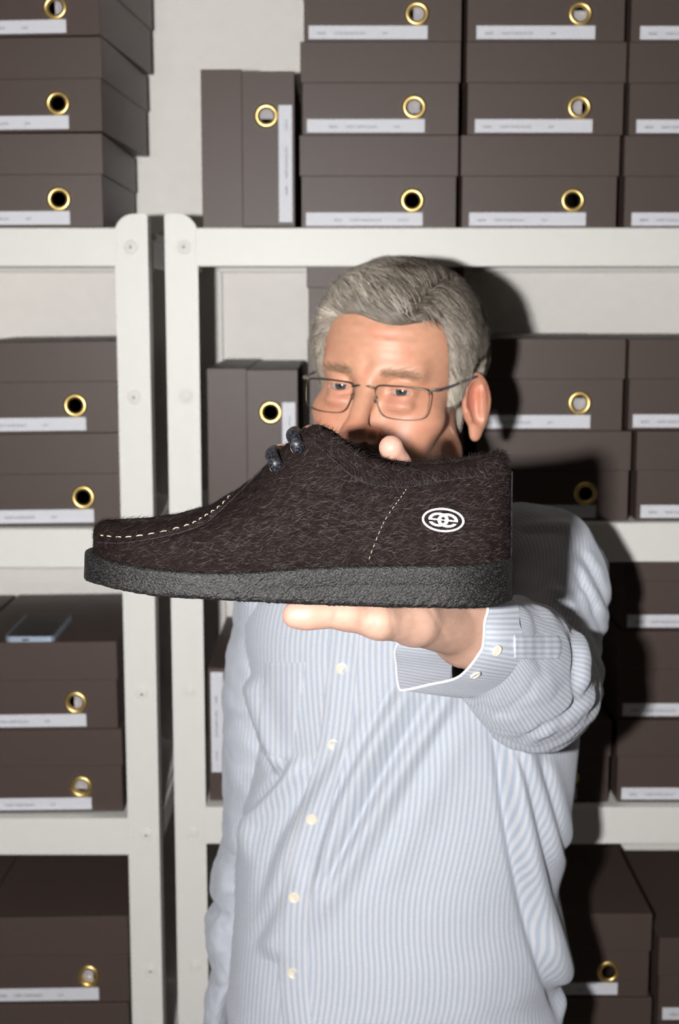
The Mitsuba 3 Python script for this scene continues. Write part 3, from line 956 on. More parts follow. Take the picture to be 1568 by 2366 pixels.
def head(p):
    q = mir(p)
    d = skull(p)
    d = smin(d, ell(q, (0.046, -0.056, -0.030), (0.024, 0.022, 0.018)), 0.02)          # cheekbones
    d = smin(d, ell(q, (0.034, -0.066, -0.052), (0.022, 0.020, 0.022)), 0.02)          # cheeks
    d = smin(d, cone(q, (0.010, -0.086, 0.018), (0.045, -0.074, 0.019), 0.0085, 0.008), 0.014)   # brow
    d = smax(d, -ell(q, (0.0325, -0.100, -0.001), (0.020, 0.020, 0.0135)), 0.012)      # sockets
    # lids over the eyeball, with a narrow opening
    eye = np.linalg.norm(q - np.array([0.0325, -0.0735, -0.001]), axis=1)
    lid = np.abs(eye - 0.0138) - 0.0016
    slit = ell(q, (0.0325, -0.089, -0.0022), (0.0128, 0.014, 0.0026))
    lid = smax(lid, -slit, 0.0015)
    lid = np.maximum(lid, q[:, 1] + 0.068)
    d = smin(d, lid, 0.004)
    d = smin(d, ell(q, (0.0325, -0.083, -0.0155), (0.014, 0.009, 0.006)), 0.008)       # bags
    # nose
    d = smin(d, cone(p, (0, -0.089, 0.006), (0, -0.114, -0.038), 0.0085, 0.0105), 0.012)
    d = smin(d, ell(p, (0, -0.1165, -0.043), (0.0135, 0.0125, 0.0115)), 0.008)
    d = smin(d, ell(q, (0.0135, -0.101, -0.046), (0.0085, 0.012, 0.0085)), 0.007)
    d = smax(d, -ell(q, (0.007, -0.109, -0.0545), (0.0035, 0.006, 0.004)), 0.003)
    # mouth
    d = smin(d, ell(p, (0, -0.079, -0.072), (0.032, 0.018, 0.024)), 0.015)
    d = smin(d, cone(q, (0.0, -0.0975, -0.0685), (0.022, -0.087, -0.0725), 0.0048, 0.0022), 0.005)
    d = smin(d, cone(q, (0.0, -0.0955, -0.0785), (0.019, -0.087, -0.0745), 0.0055, 0.0022), 0.005)
    d = smax(d, -cone(q, (0.0, -0.1035, -0.0735), (0.025, -0.0905, -0.0735), 0.0014, 0.0012), 0.003)
    # folds from the nose to the mouth, brow furrows
    d = smax(d, -cone(q, (0.019, -0.100, -0.047), (0.036, -0.086, -0.074), 0.0022, 0.0015), 0.006)
    d = d + 0.0004 * np.sin(p[:, 2] * 2 * np.pi / 0.0125) * sstep(0.028, 0.040, p[:, 2]) * (1 - sstep(0.062, 0.075, p[:, 2])) * sstep(0.05, 0.08, -p[:, 1])
    d = smin(d, ear(q), 0.004)
    return d


hd = nets(head, (-0.11, -0.14, -0.20), (0.11, 0.125, 0.135), 0.0019)
smooth(hd, 3)


def hair_s(p):
    """Above 0 where hair grows."""
    x, y, z = p.T
    ax = np.abs(x)
    top = z - (0.067 - 0.004 * np.sin(x * 70) + 0.25 * np.maximum(ax - 0.045, 0)) + 0.30 * np.maximum(y + 0.06, 0)
    yb = -np.interp(z, [-0.03, 0.0, 0.03, 0.07], [0.022, 0.034, 0.046, 0.052]) - 0.019 * sstep(0.0, -0.03, x) * sstep(-0.02, 0.02, z)
    zl = np.interp(y, [-0.03, -0.008, 0.0, 0.034, 0.05, 0.08], [-0.018, -0.018, 0.026, 0.026, -0.045, -0.072])
    side = np.minimum(y - yb, z - zl)
    return np.maximum(top, side)


def skin_color(p, seed=3):
    n = meshkit.fbm(p * 160.0, 3, seed)[:, None]
    base = np.array([0.49, 0.248, 0.160])
    return base * (0.86 + 0.28 * n)


def head_color(p):
    x, y, z = p.T
    c = skin_color(p)
    ruddy = np.array([0.50, 0.165, 0.105])

    def blend(c, w, to):
        return c * (1 - w[:, None]) + np.array(to) * w[:, None]
    g = lambda px_, py_, pz_, r: np.exp(-(((np.abs(x) - px_) / r) ** 2 + ((y - py_) / r) ** 2 + ((z - pz_) / r) ** 2))
    c = blend(c, 0.65 * g(0, -0.118, -0.044, 0.016), ruddy)
    c = blend(c, 0.50 * g(0.042, -0.07, -0.035, 0.022), ruddy)
    c = blend(c, 0.55 * g(0.078, 0.02, -0.01, 0.030), ruddy)
    c = blend(c, 0.5 * g(0.028, -0.086, -0.012, 0.010), [0.42, 0.15, 0.12])
    c = blend(c, 0.45 * g(0.074, 0.010, -0.016, 0.012), [0.30, 0.08, 0.05])  # shade of the ear hollow, put into the skin colour as darker red
    c = blend(c, 0.35 * sstep(0.55, 0.75, meshkit.fbm(p * 55.0, 3, 14)) * (z < 0.06), ruddy)
    lips = sstep(0.0065, 0.004, np.abs(z + 0.0735) + 0.12 * np.abs(x)) * (y < -0.084)
    c = blend(c, 0.7 * lips, [0.40, 0.13, 0.11])
    brow = np.exp(-((z - 0.0165 - 0.06 * (np.abs(x) - 0.03) * (np.abs(x) < 0.03) + 0.10 * np.maximum(np.abs(x) - 0.036, 0)) / 0.0034) ** 2) * sstep(0.012, 0.018, np.abs(x)) * (1 - sstep(0.046, 0.054, np.abs(x))) * (y < -0.05)
    c = blend(c, 0.40 * brow, [0.20, 0.13, 0.08])
    # moustache and short chin beard, grey
    mou = sstep(0.012, 0.006, np.abs(z + 0.0605 + 0.2 * np.abs(x))) * sstep(0.034, 0.026, np.abs(x)) * (y < -0.06)
    gon = np.maximum(sstep(0.030, 0.022, np.abs(x)) * sstep(-0.083, -0.090, z), sstep(0.010, 0.004, np.abs(np.abs(x) - 0.029)) * sstep(-0.060, -0.068, z)) * (y < -0.03) * (z > -0.135)
    c = blend(c, 0.75 * np.clip(np.maximum(mou, gon), 0, 1), [0.17, 0.13, 0.10])
    h = sstep(-0.004, 0.006, hair_s(p)) * (y > -0.075)
    c = blend(c, 0.75 * h, [0.20, 0.165, 0.13])
    return c


# hands and arms, in world space
def chain(p, pts, k=0.006):
    d = None
    for (a, ra), (b, rb) in zip(pts[:-1], pts[1:]):
        c = cone(p, a, b, ra, rb)
        d = c if d is None else smin(d, c, k)
    return d


W_ = P(1086, 1452, 1.115)
FING = [
    [(P(790, 1265, 1.063), .0125), (P(716, 1150, 1.059), .0105), (P(670, 1085, 1.053), .0095), (P(650, 1052, 1.047), .0086)],
    [(P(845, 1215, 1.067), .0128), (P(778, 1090, 1.061), .0105), (P(740, 1032, 1.053), .0096), (P(717, 1008, 1.047), .0086)],
    [(P(905, 1192, 1.071), .0125), (P(855, 1120, 1.065), .0102), (P(828, 1088, 1.057), .0094), (P(816, 1072, 1.051), .0085)],
    [(P(962, 1200, 1.071), .0118), (P(938, 1120, 1.061), .0098), (P(918, 1072, 1.049), .0094), (P(903, 1034, 1.037), .0090)],
]
THUMB = [(P(682, 1421, .986), .0092), (P(712, 1420, .988), .0094), (P(752, 1418, .991), .0088), (P(800, 1420, .996), .0104), (P(872, 1436, 1.004), .0122), (P(955, 1436, 1.035), .0172), (W_, .0250)]


def hand(p):
    d = cone(p, W_, P(1200, 1520, 1.24), .0245, .029)
    palm = None
    for f in FING:
        c = cone(p, W_, f[0][0], .0235, f[0][1] * 1.12)
        palm = c if palm is None else smin(palm, c, 0.012)
    d = smin(d, palm, 0.02)
    d = smin(d, chain(p, THUMB, 0.007), 0.010)
    for f in FING:
        d = smin(d, chain(p, f, 0.005), 0.0035)
    q = to_px(p)
    # creases at the base of the thumb and on the wrist
    for cx, sl_, a in ((838, 0.10, .0007), (853, 0.12, .0008), (868, 0.14, .0006), (905, 0.2, .0005), (770, -0.25, .0005), (1010, 0.55, .0007)):
        e = (q[:, 0] - cx - sl_ * (q[:, 1] - 1440)) / 4.5
        d = d + a * np.exp(-e * e) * (q[:, 1] > 1380) * (q[:, 2] < 1.12)
    return d


hp = np.array([a[0] for f in FING for a in f] + [a[0] for a in THUMB] + [P(1200, 1520, 1.24)])
hnd = nets(hand, hp.min(0) - 0.04, hp.max(0) + 0.04, 0.0018)
smooth(hnd, 3)


def hand_color(p):
    c = skin_color(p, 9) * np.array([0.80, 0.96, 1.12])
    tips = np.array([f[-1][0] for f in FING] + [THUMB[0][0]])
    dmin = np.min(np.linalg.norm(p[:, None] - tips[None], axis=2), 1)
    w = 0.5 * sstep(0.022, 0.006, dmin)[:, None]
    return c * (1 - w) + np.array([0.50, 0.25, 0.20]) * w


# hidden trunk and arms under the clothes, and the right hand below the frame
SHL, ELB = P(1235, 1292, 1.57), P(1262, 1590, 1.385)
SHR, ELR, WRR = P(665, 1320, 1.62), P(608, 1900, 1.65), P(496, 2500, 1.697)


def trunk(p):
    d = cone(p, P(985, 1150, 1.565), P(960, 1290, 1.60), .052, .060)
    d = smin(d, cone(p, SHL + np.array([-.04, 0, -.045]), SHR + np.array([.05, 0, -.045]), .050, .050), 0.04)
    d = smin(d, cone(p, P(950, 1480, 1.61), P(920, 2250, 1.62), .105, .095), 0.10)
    d = smin(d, chain(p, [(SHL, .045), (P(1290, 1370, 1.51), .038), (P(1292, 1450, 1.475), .036), (ELB, .036)], .02), 0.03)
    d = smin(d, cone(p, ELB, P(1195, 1517, 1.235), .036, .029), 0.02)
    d = smin(d, cone(p, SHR, ELR, .044, .034), 0.03)
    d = smin(d, chain(p, [(ELR, .034), (P(556, 2085, 1.674), .022), (P(529, 2240, 1.683), .0135), (P(503, 2330, 1.688), .0115), (WRR, .0115)], .01), 0.01)
    wr = WRR
    for k in range(4):
        o = np.array([0.004 * k, -0.030 + 0.020 * k, -0.09])
        d = smin(d, chain(p, [(wr, .016), (wr + o, .0115), (wr + o + np.array([.006, 0.001, -.045]), .0095), (wr + o + np.array([.018, .002, -.075 + .006 * abs(k - 1)]), .008)], .006), .005)
    d = smin(d, chain(p, [(wr, .018), (wr + np.array([.012, -.038, -.045]), .013), (wr + np.array([.020, -.052, -.085]), .009)], .006), .006)
    return d


tp = np.array([SHL, SHR, ELB, ELR, WRR, P(960, 2300, 1.62)])
trk = nets(trunk, tp.min(0) - np.array([.13, .13, .22]), tp.max(0) + np.array([.13, .14, .14]), 0.0055)
hw = hd.copy(); hw.apply_transform(HM)
bodies = cat(hw, hnd, trk)
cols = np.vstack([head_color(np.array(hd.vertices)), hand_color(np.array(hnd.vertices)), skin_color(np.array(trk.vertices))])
scene['skin'] = {'type': 'twosided', 'bsdf': {'type': 'principled', 'base_color': {'type': 'mesh_attribute', 'name': 'vertex_color'}, 'roughness': 0.46, 'specular': 0.38}}
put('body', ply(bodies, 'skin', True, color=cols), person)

# eyes
scene['eye_wet'] = {'type': 'twosided', 'bsdf': {'type': 'principled', 'base_color': {'type': 'mesh_attribute', 'name': 'vertex_color'}, 'roughness': 0.12, 'specular': 0.5}}
look = np.linalg.inv(HM[:3, :3]) @ (CAM + np.array([-0.25, 0, -0.02]) - HC); look /= np.linalg.norm(look)
for s in (-1, 1):
    e = trimesh.creation.icosphere(5, 0.0125)
    v = np.array(e.vertices)
    ang = np.degrees(np.arccos(np.clip(v @ look / 0.0125, -1, 1)))
    col = np.where(ang[:, None] < 11, [0.01, 0.01, 0.01], np.where(ang[:, None] < 28, [0.045, 0.048, 0.048], [0.36, 0.30, 0.275]))
    e.apply_translation([s * 0.0325, -0.0735, -0.001])
    put('eye', ply(e, 'eye_wet', True, color=col), person, xf=XH)

# ---- hair: a cap that follows the skull, and strands over it
HO = np.array([0, 0.012, 0.030])
TH, PHI = np.linspace(0.02, 2.62, 110), np.linspace(-np.pi, np.pi, 220)
tt, pp = np.meshgrid(TH, PHI, indexing='ij')
DIR = np.stack([np.sin(tt) * np.sin(pp), -np.sin(tt) * np.cos(pp), np.cos(tt)], -1)      # phi 0 = face


def march(fn, d):
    lo, hi = np.full(len(d), 0.02), np.full(len(d), 0.16)
    for _ in range(26):
        m = (lo + hi) / 2
        inn = fn(HO + d * m[:, None]) < 0
        lo, hi = np.where(inn, m, lo), np.where(inn, hi, m)
    return lo


flat = DIR.reshape(-1, 3)
R0_ = march(skull, flat)
S0_ = hair_s(HO + flat * R0_[:, None])
PX = HO + flat * R0_[:, None]
vol = 0.008 + 0.005 * sstep(0.055, 0.10, PX[:, 2]) + 0.006 * sstep(0.02, -0.06, PX[:, 0]) * sstep(0.00, 0.05, PX[:, 2]) + 0.004 * sstep(0.0, 0.06, PX[:, 1])
vol = vol - 0.006 * np.exp(-((PX[:, 0] - 0.040) / 0.006) ** 2) * sstep(0.05, 0.08, PX[:, 2]) * (PX[:, 1] < 0.03)       # the parting
lump = meshkit.fbm(np.stack([PX[:, 0] * 45, PX[:, 1] * 70, PX[:, 2] * 70], 1), 3, 4) - 0.5
RC = R0_ + np.where(S0_ > -0.004, vol * sstep(-0.003, 0.010, S0_) + 0.006 * lump * sstep(0, 0.012, S0_), 0) - 0.004 * sstep(0.003, -0.003, S0_)
RC2 = RC.reshape(tt.shape)
from scipy.interpolate import RegularGridInterpolator
rcap = RegularGridInterpolator((TH, PHI), RC2, bounds_error=False, fill_value=None)
cap = grid_mesh(HO + DIR * RC2[..., None])
keep = (S0_[np.array(cap.faces)] > -0.008).any(1)
cap = cap.submesh([np.nonzero(keep)[0]], append=True, repair=False)
if cap.face_normals[np.argmax(cap.triangles_center[:, 2])][2] < 0:
    cap.invert()


def hair_tone(p, r):
    """0 dark, 1 silver: greyer at the temples and sides, darker on top."""
    x, y, z = p.T
    t = 0.32 + 0.36 * sstep(0.06, 0.0, z) + 0.10 * sstep(0.02, -0.06, x) - 0.22 * np.exp(-((x - 0.036) / 0.020) ** 2) * sstep(0.03, 0.08, z) - 0.10 * sstep(-0.03, 0.06, y)
    return np.clip(t + r, 0, 1)


DK, SV = np.array([0.035, 0.024, 0.016]), np.array([0.56, 0.50, 0.42])
pv = np.array(cap.vertices)
ccol = DK + (SV - DK) * (0.75 * hair_tone(pv, (meshkit.fbm(pv * np.array([120, 260, 260.0]), 3, 8) - 0.5) * 0.7))[:, None]
HAIR_N = 15000
rg = np.random.default_rng(21)
d0 = rg.normal(size=(HAIR_N * 3, 3)); d0 /= np.linalg.norm(d0, axis=1, keepdims=True)
th0, ph0 = np.arccos(np.clip(d0[:, 2], -1, 1)), np.arctan2(d0[:, 0], -d0[:, 1])
r0 = rcap(np.stack([np.clip(th0, TH[0], TH[-1]), ph0], 1))
p0 = HO + d0 * r0[:, None]
ok = (hair_s(HO + d0 * (r0[:, None] - 0.008)) > 0.0) & (th0 < 2.5)
p0 = p0[ok][:HAIR_N]
n_h = len(p0)
steps = [p0]
cur = p0.copy()
wob = rg.normal(0, 0.35, (n_h, 3))
tuft = np.stack([meshkit.noise(p0 * 60.0, s) - 0.5 for s in (31, 32, 33)], 1)
L = rg.uniform(0.0035, 0.0075, n_h)
lift = rg.uniform(-0.0010, 0.0022, n_h)
for k in range(5):
    x, y, z = cur.T
    topw = sstep(0.045, 0.085, z)
    leftp = sstep(0.038, 0.050, x)                      # his left of the parting
    top_dir = np.stack([-1.0 + 1.7 * leftp, 0.22 + 0.3 * leftp, 0.25 - 0.8 * leftp], 1)
    front = sstep(-0.05, -0.085, y)[:, None]
    top_dir = top_dir + front * (1 - leftp)[:, None] * np.array([0.1, 0.2, 0.45])
    side_dir = np.stack([0 * x, 0.55 + 0 * x, -0.9 + 0 * x], 1)
    back_dir = np.array([0, 0.2, -1.0])
    dirv = top_dir * topw[:, None] + side_dir * (1 - topw)[:, None]
    bk = sstep(0.03, 0.08, y)[:, None]
    dirv = dirv * (1 - bk * 0.7) + back_dir * bk * 0.7
    dirv = dirv + wob * 0.5 + tuft * 0.8
    nrm = (cur - HO); nrm /= np.linalg.norm(nrm, axis=1, keepdims=True)
    dirv -= nrm * (dirv * nrm).sum(1)[:, None]
    dirv /= np.linalg.norm(dirv, axis=1, keepdims=True)
    cur = cur + dirv * L[:, None]
    q = cur - HO; qn = np.linalg.norm(q, axis=1)
    u = q / qn[:, None]
    rr_ = rcap(np.stack([np.clip(np.arccos(np.clip(u[:, 2], -1, 1)), TH[0], TH[-1]), np.arctan2(u[:, 0], -u[:, 1])], 1))
    rr_ = np.maximum(rr_, qn - 0.004)
    cur = HO + u * (rr_ + lift * (k + 1) / 3.0)[:, None]
    steps.append(cur)
pts = np.stack(steps, 1)
d_ = pts[:, -1] - pts[:, 0]; d_ /= np.linalg.norm(d_, axis=1, keepdims=True)
nn = pts[:, 2] - HO; nn /= np.linalg.norm(nn, axis=1, keepdims=True)
sd = np.cross(d_, nn); sd /= np.linalg.norm(sd, axis=1, keepdims=True)
hm = ribbons(pts, np.array([0.8, 1, 1, 0.9, 0.7, 0.25]) * 0.00030, sd)
tone = hair_tone(p0, rg.normal(0, 0.20, n_h) + tuft[:, 0] * 0.7 + (meshkit.noise(p0 * 170.0, 77) - 0.5) * 0.7)
hcol = np.repeat(DK + (SV - DK) * tone[:, None], 12, 0)
scene['grey_hair'] = {'type': 'twosided', 'bsdf': {'type': 'principled', 'base_color': {'type': 'mesh_attribute', 'name': 'vertex_color'}, 'roughness': 0.5, 'specular': 0.35}}
hk = put('hair', ply(cap, 'grey_hair', True, color=ccol), person, 'short grey hair with a side parting', xf=XH)
put('strands', ply(hm, 'grey_hair', False, color=hcol), hk, None, 'stuff', xf=XH)

# brows and beard: short hairs on the skin
def fuzz(sel, count, flow, length, c0, c1, seed, wid=0.00018):
    r = np.random.default_rng(seed)
    fcn = hd.triangles_center
    area = hd.area_faces * sel(fcn)
    f = r.choice(len(area), count, p=area / area.sum())
    b = r.dirichlet((1, 1, 1), count)
    a = (hd.triangles[f] * b[..., None]).sum(1)
    n = hd.face_normals[f]
    d = flow(a) + r.normal(0, 0.35, (count, 3))
    d -= n * (d * n).sum(1)[:, None]; d /= np.linalg.norm(d, axis=1, keepdims=True)
    Ls = r.uniform(*length, count)[:, None]
    s = np.cross(d, n)
    pts = np.stack([a, a + d * Ls * .4 + n * Ls * .25, a + d * Ls * .75 + n * Ls * .32, a + d * Ls + n * Ls * .3], 1)
    m = ribbons(pts, wid * np.array([1, 1, .8, .3]), s)
    t = r.uniform(0, 1, count)[:, None]
    return m, np.repeat(np.array(c0) * (1 - t) + np.array(c1) * t, 8, 0)


m, c = fuzz(lambda p: np.exp(-((p[:, 2] - 0.0165 + 0.10 * np.maximum(np.abs(p[:, 0]) - 0.036, 0)) / 0.0030) ** 2) * (np.abs(p[:, 0]) > 0.014) * (np.abs(p[:, 0]) < 0.050) * (p[:, 1] < -0.05), 500,
            lambda a: np.stack([np.sign(a[:, 0]), 0 * a[:, 0], 0.25 + 0 * a[:, 0]], 1), (0.004, 0.008), (0.24, 0.13, 0.08), (0.36, 0.23, 0.15), 41)
put('eyebrows', ply(m, 'grey_hair', False, color=c), person, 'thin pale brown eyebrows', 'stuff', xf=XH)
m, c = fuzz(lambda p: (np.clip(sstep(0.011, 0.006, np.abs(p[:, 2] + 0.0605 + 0.2 * np.abs(p[:, 0]))) * (np.abs(p[:, 0]) < 0.03) + (np.abs(p[:, 0]) < 0.028) * (p[:, 2] < -0.088) * (p[:, 2] > -0.13) + (np.abs(np.abs(p[:, 0]) - 0.029) < 0.007) * (p[:, 2] < -0.064) * (p[:, 2] > -0.10), 0, 1)) * (p[:, 1] < -0.045), 3200,
            lambda a: np.stack([np.sign(a[:, 0]) * 0.5, 0 * a[:, 0], -1 + 0 * a[:, 0]], 1), (0.004, 0.009), (0.10, 0.075, 0.055), (0.36, 0.31, 0.26), 42)
put('beard', ply(m, 'grey_hair', False, color=c), person, 'short greying moustache and chin beard', 'stuff', xf=XH)

# ---- glasses: a thing of their own, worn on the face
gl = thing('glasses', 'thin metal rectangular spectacles worn by the man', 'glasses')
FRAME = bsdf('frame_metal', base_color=(0.10, 0.085, 0.06), metallic=0.7, roughness=0.3)
TEMPLE = bsdf('temple_plastic', base_color=(0.05, 0.055, 0.075), roughness=0.35, specular=0.5)
scene['lens'] = {'type': 'thindielectric', 'int_ior': 1.18}
for s in (-1, 1):
    o = [(0.0125, 0.0035), (0.030, 0.0062), (0.050, 0.0060), (0.0640, 0.0035), (0.0655, -0.010), (0.0635, -0.0205), (0.055, -0.0250), (0.038, -0.0262), (0.022, -0.0240), (0.0150, -0.014)]
    c = spline(o, 60, closed=True)
    yy = lambda x: -0.0975 + 2.6 * np.maximum(np.abs(x) - 0.01, 0) ** 2
    loop = np.stack([s * c[:, 0], yy(c[:, 0]), c[:, 1] - 0.0015], 1)
    rad = np.where(c[:, 1] > 0.0, 0.00095, 0.00055)
    put('rim', ply(tube(loop, rad, 8, closed=True), FRAME, 60), gl, xf=XH)
    ctr = loop.mean(0)
    lm = trimesh.Trimesh(np.vstack([loop, ctr]), [[i, (i + 1) % 60, 60] for i in range(60)], process=False)
    put('lens', ply(lm, 'lens', True), gl, xf=XH)
    hinge = np.array([s * 0.0655, yy(0.0655), 0.0035])
    put('hinge', ply(tube([hinge, hinge + np.array([s * 0.004, 0.002, 0.0006]), hinge + np.array([s * 0.0065, 0.007, 0.0008])], [0.0016, 0.0019, 0.0014], 8), bsdf('hinge_metal', base_color=(0.6, 0.57, 0.5), metallic=0.9, roughness=0.3) if s < 0 else 'hinge_metal', 40), gl, 'bright metal hinge', xf=XH)
    tp_ = spline([hinge + np.array([s * 0.0065, 0.007, 0.0008]), (s * 0.0760, -0.045, 0.007), (s * 0.0810, -0.005, 0.012), (s * 0.0825, 0.022, 0.012), (s * 0.0800, 0.034, -0.006), (s * 0.078, 0.036, -0.020)], 40)
    put('temple', ply(tube(tp_, np.linspace(0.0011, 0.0019, 40), 8), TEMPLE, 60), gl, xf=XH)
    pad = trimesh.creation.icosphere(2, 1.0); pad.apply_scale([0.0012, 0.0026, 0.0042]); pad.apply_translation([s * 0.0115, -0.0945, -0.010])
    pk = put('nose_pad', ply(pad, FRAME, True), gl, xf=XH)
    put('pad_arm', ply(tube([(s * 0.0115, -0.0945, -0.010), (s * 0.0125, -0.0965, -0.006), (s * 0.0145, -0.0972, -0.009)], 0.00045, 6), FRAME, 60), pk, xf=XH)
put('bridge', ply(tube(spline([(-0.0130, -0.0972, 0.0005), (-0.006, -0.1000, 0.0022), (0.006, -0.1000, 0.0022), (0.0130, -0.0972, 0.0005)], 20), 0.0012, 8), FRAME, 60), gl, xf=XH)
# ---- shirt: one trunk, two sleeves, cuff, placket, pocket, buttons
def stripe(p, n, uv):
    s = uv.x / 0.0062
    t = s - dr.floor(s)
    w = smoothstep(0.22, 0.32, t) * (1 - smoothstep(0.70, 0.80, t))
    weave = 0.94 + 0.12 * noise(uv.x * 2600, uv.y * 2600)
    return mix((0.475, 0.485, 0.52), (0.345, 0.385, 0.46), w) * weave


SHIRT = bsdf('striped_cotton', base_color=proc(stripe), roughness=0.85, specular=0.12, sheen=0.2)
BUTTON = bsdf('shirt_button', base_color=(0.62, 0.57, 0.46), roughness=0.25, specular=0.5)

rows = np.array([  # py, left px, right px, depth, half depth
    (1170, 880, 1085, 1.585, .060), (1215, 770, 1195, 1.590, .085), (1270, 650, 1290, 1.595, .105), (1340, 590, 1325, 1.60, .118), (1430, 565, 1335, 1.60, .126),
    (1550, 568, 1338, 1.60, .130), (1700, 585, 1333, 1.60, .132), (1800, 575, 1325, 1.60, .134), (1880, 556, 1310, 1.60, .138), (1960, 546, 1288, 1.60, .140), (2040, 545, 1284, 1.60, .140), (2120, 543, 1297, 1.60, .140),
    (2190, 538, 1294, 1.60, .138), (2250, 534, 1278, 1.60, .136), (2330, 529, 1288, 1.60, .134), (2420, 530, 1296, 1.60, .132), (2520, 535, 1296, 1.60, .130)], float)
NR, NT = 380, 560
rs = spline(rows, NR)
th = np.linspace(-np.pi, np.pi, NT, endpoint=False)       # 0 faces the camera
ex = 2.35
cx_ = np.sign(np.sin(th)) * np.abs(np.sin(th)) ** (2 / ex)
cy_ = -np.sign(np.cos(th)) * np.abs(np.cos(th)) ** (2 / ex)
V = np.zeros((NR, NT, 3))
for i, (py, l, r, d, b) in enumerate(rs):
    c, e = P((l + r) / 2, py, d), (r - l) / 2 / F_PX * d
    V[i] = c + np.stack([e * cx_, b * cy_, 0 * cx_], 1)
# shirt tail: the sides of the hem are cut higher than front and back
hem_lift = 0.075 * np.abs(np.sin(th)) ** 3
wz = sstep(0.80, 1.0, np.linspace(0, 1, NR))[:, None]
V[..., 2] += hem_lift[None] * wz
# smooth normals for the folds
def gnormals(V):
    du = np.roll(V, -1, 1) - np.roll(V, 1, 1)
    dv = np.gradient(V, axis=0)
    n = np.cross(du, dv)
    n /= np.linalg.norm(n, axis=-1, keepdims=True) + 1e-12
    return n


N = gnormals(V)
if N[NR // 2, NT // 2, 1] > 0:
    N = -N
Q = to_px(V.reshape(-1, 3)).reshape(NR, NT, 3)
FR = sstep(0.15, -0.15, N[..., 1])                        # front half only


def seg_dist(q, pts, side=False):
    pts = spline(pts, max(12, 8 * len(pts)))
    best, sgn, along = np.full(q.shape[:2], 1e9), np.zeros(q.shape[:2]), np.zeros(q.shape[:2])
    for k, (a, b) in enumerate(zip(pts[:-1], pts[1:])):
        ab = b - a
        w = q[..., :2] - a
        t = np.clip((w @ ab) / (ab @ ab), 0, 1)
        e = w - t[..., None] * ab
        dd = np.linalg.norm(e, axis=-1)
        s = np.sign(ab[0] * w[..., 1] - ab[1] * w[..., 0])
        m = dd < best
        best, sgn = np.where(m, dd, best), np.where(m, s, sgn)
        along = np.where(m, (k + t) / (len(pts) - 1), along)
    return best * sgn, sstep(0, 0.22, along) * sstep(1, 0.78, along)


disp = np.zeros((NR, NT))
# (points from below upwards, depth in metres, soft width in px, steep side)
for pts, amp, wid in (
        ([(690, 2190), (738, 1960), (800, 1800), (893, 1625), (930, 1560)], .0085, 42),
        ([(712, 2140), (800, 1960), (890, 1790), (991, 1627), (1020, 1560)], .0080, 40),
        ([(850, 2050), (930, 1880), (1000, 1740), (1050, 1640)], .0035, 55),
        ([(590, 2150), (640, 1960), (720, 1820), (800, 1700), (850, 1600)], .0060, 60),
        ([(545, 2010), (556, 1905), (600, 1850), (655, 1785), (670, 1740)], .0090, 34),
        ([(640, 1800), (605, 1720), (575, 1630), (560, 1560)], .0080, 30),
        ([(1330, 2480), (1300, 2340), (1262, 2240), (1225, 2120), (1195, 1990), (1172, 1860), (1155, 1730), (1120, 1640)], .0120, 46),
        ([(1285, 2080), (1255, 1960), (1225, 1850), (1200, 1760), (1180, 1700)], .0075, 36),
        ([(1310, 1990), (1290, 1930), (1265, 1830), (1240, 1740)], .0050, 30),
        ([(585, 2200), (640, 2100), (700, 1990)], .0050, 60)):
    s, fade = seg_dist(Q, pts)
    # cloth rises on one side and drops steeply on the other
    prof = np.exp(-((s - 0.60 * wid) / (0.62 * wid)) ** 2) - 0.65 * np.exp(-((s + 0.12 * wid) / (0.30 * wid)) ** 2)
    disp += FR * amp * 1.25 * prof * fade
disp += (meshkit.fbm(np.stack([V[..., 0] * 9, V[..., 1] * 9, V[..., 2] * 5], -1), 3, 6) - 0.5) * 0.010
V2 = V + N * disp[..., None]
ref = V[NR // 2]
arc = np.concatenate([[0], np.cumsum(np.linalg.norm(np.diff(ref, axis=0), axis=1))])
uu = np.repeat(arc[None], NR, 0)
vv = V[..., 2]
Vw = np.concatenate([V2, V2[:, :1]], 1)
uw = np.concatenate([uu, uu[:, :1] * 0 + arc[-1] + np.linalg.norm(ref[0] - ref[-1])], 1)
vw = np.concatenate([vv, vv[:, :1]], 1)
tor = grid_mesh(Vw)
if tor.face_normals[np.argmin(tor.triangles_center[:, 1])][1] > 0:
    tor.invert()
UVT = np.stack([uw.ravel(), vw.ravel()], 1)
shirt = put('shirt', ply(tor, SHIRT, True, uv=UVT), person, 'pale blue and white striped button shirt')
tor_s = tor


def loft(rings, closed=True):
    V = np.stack(rings)
    return V


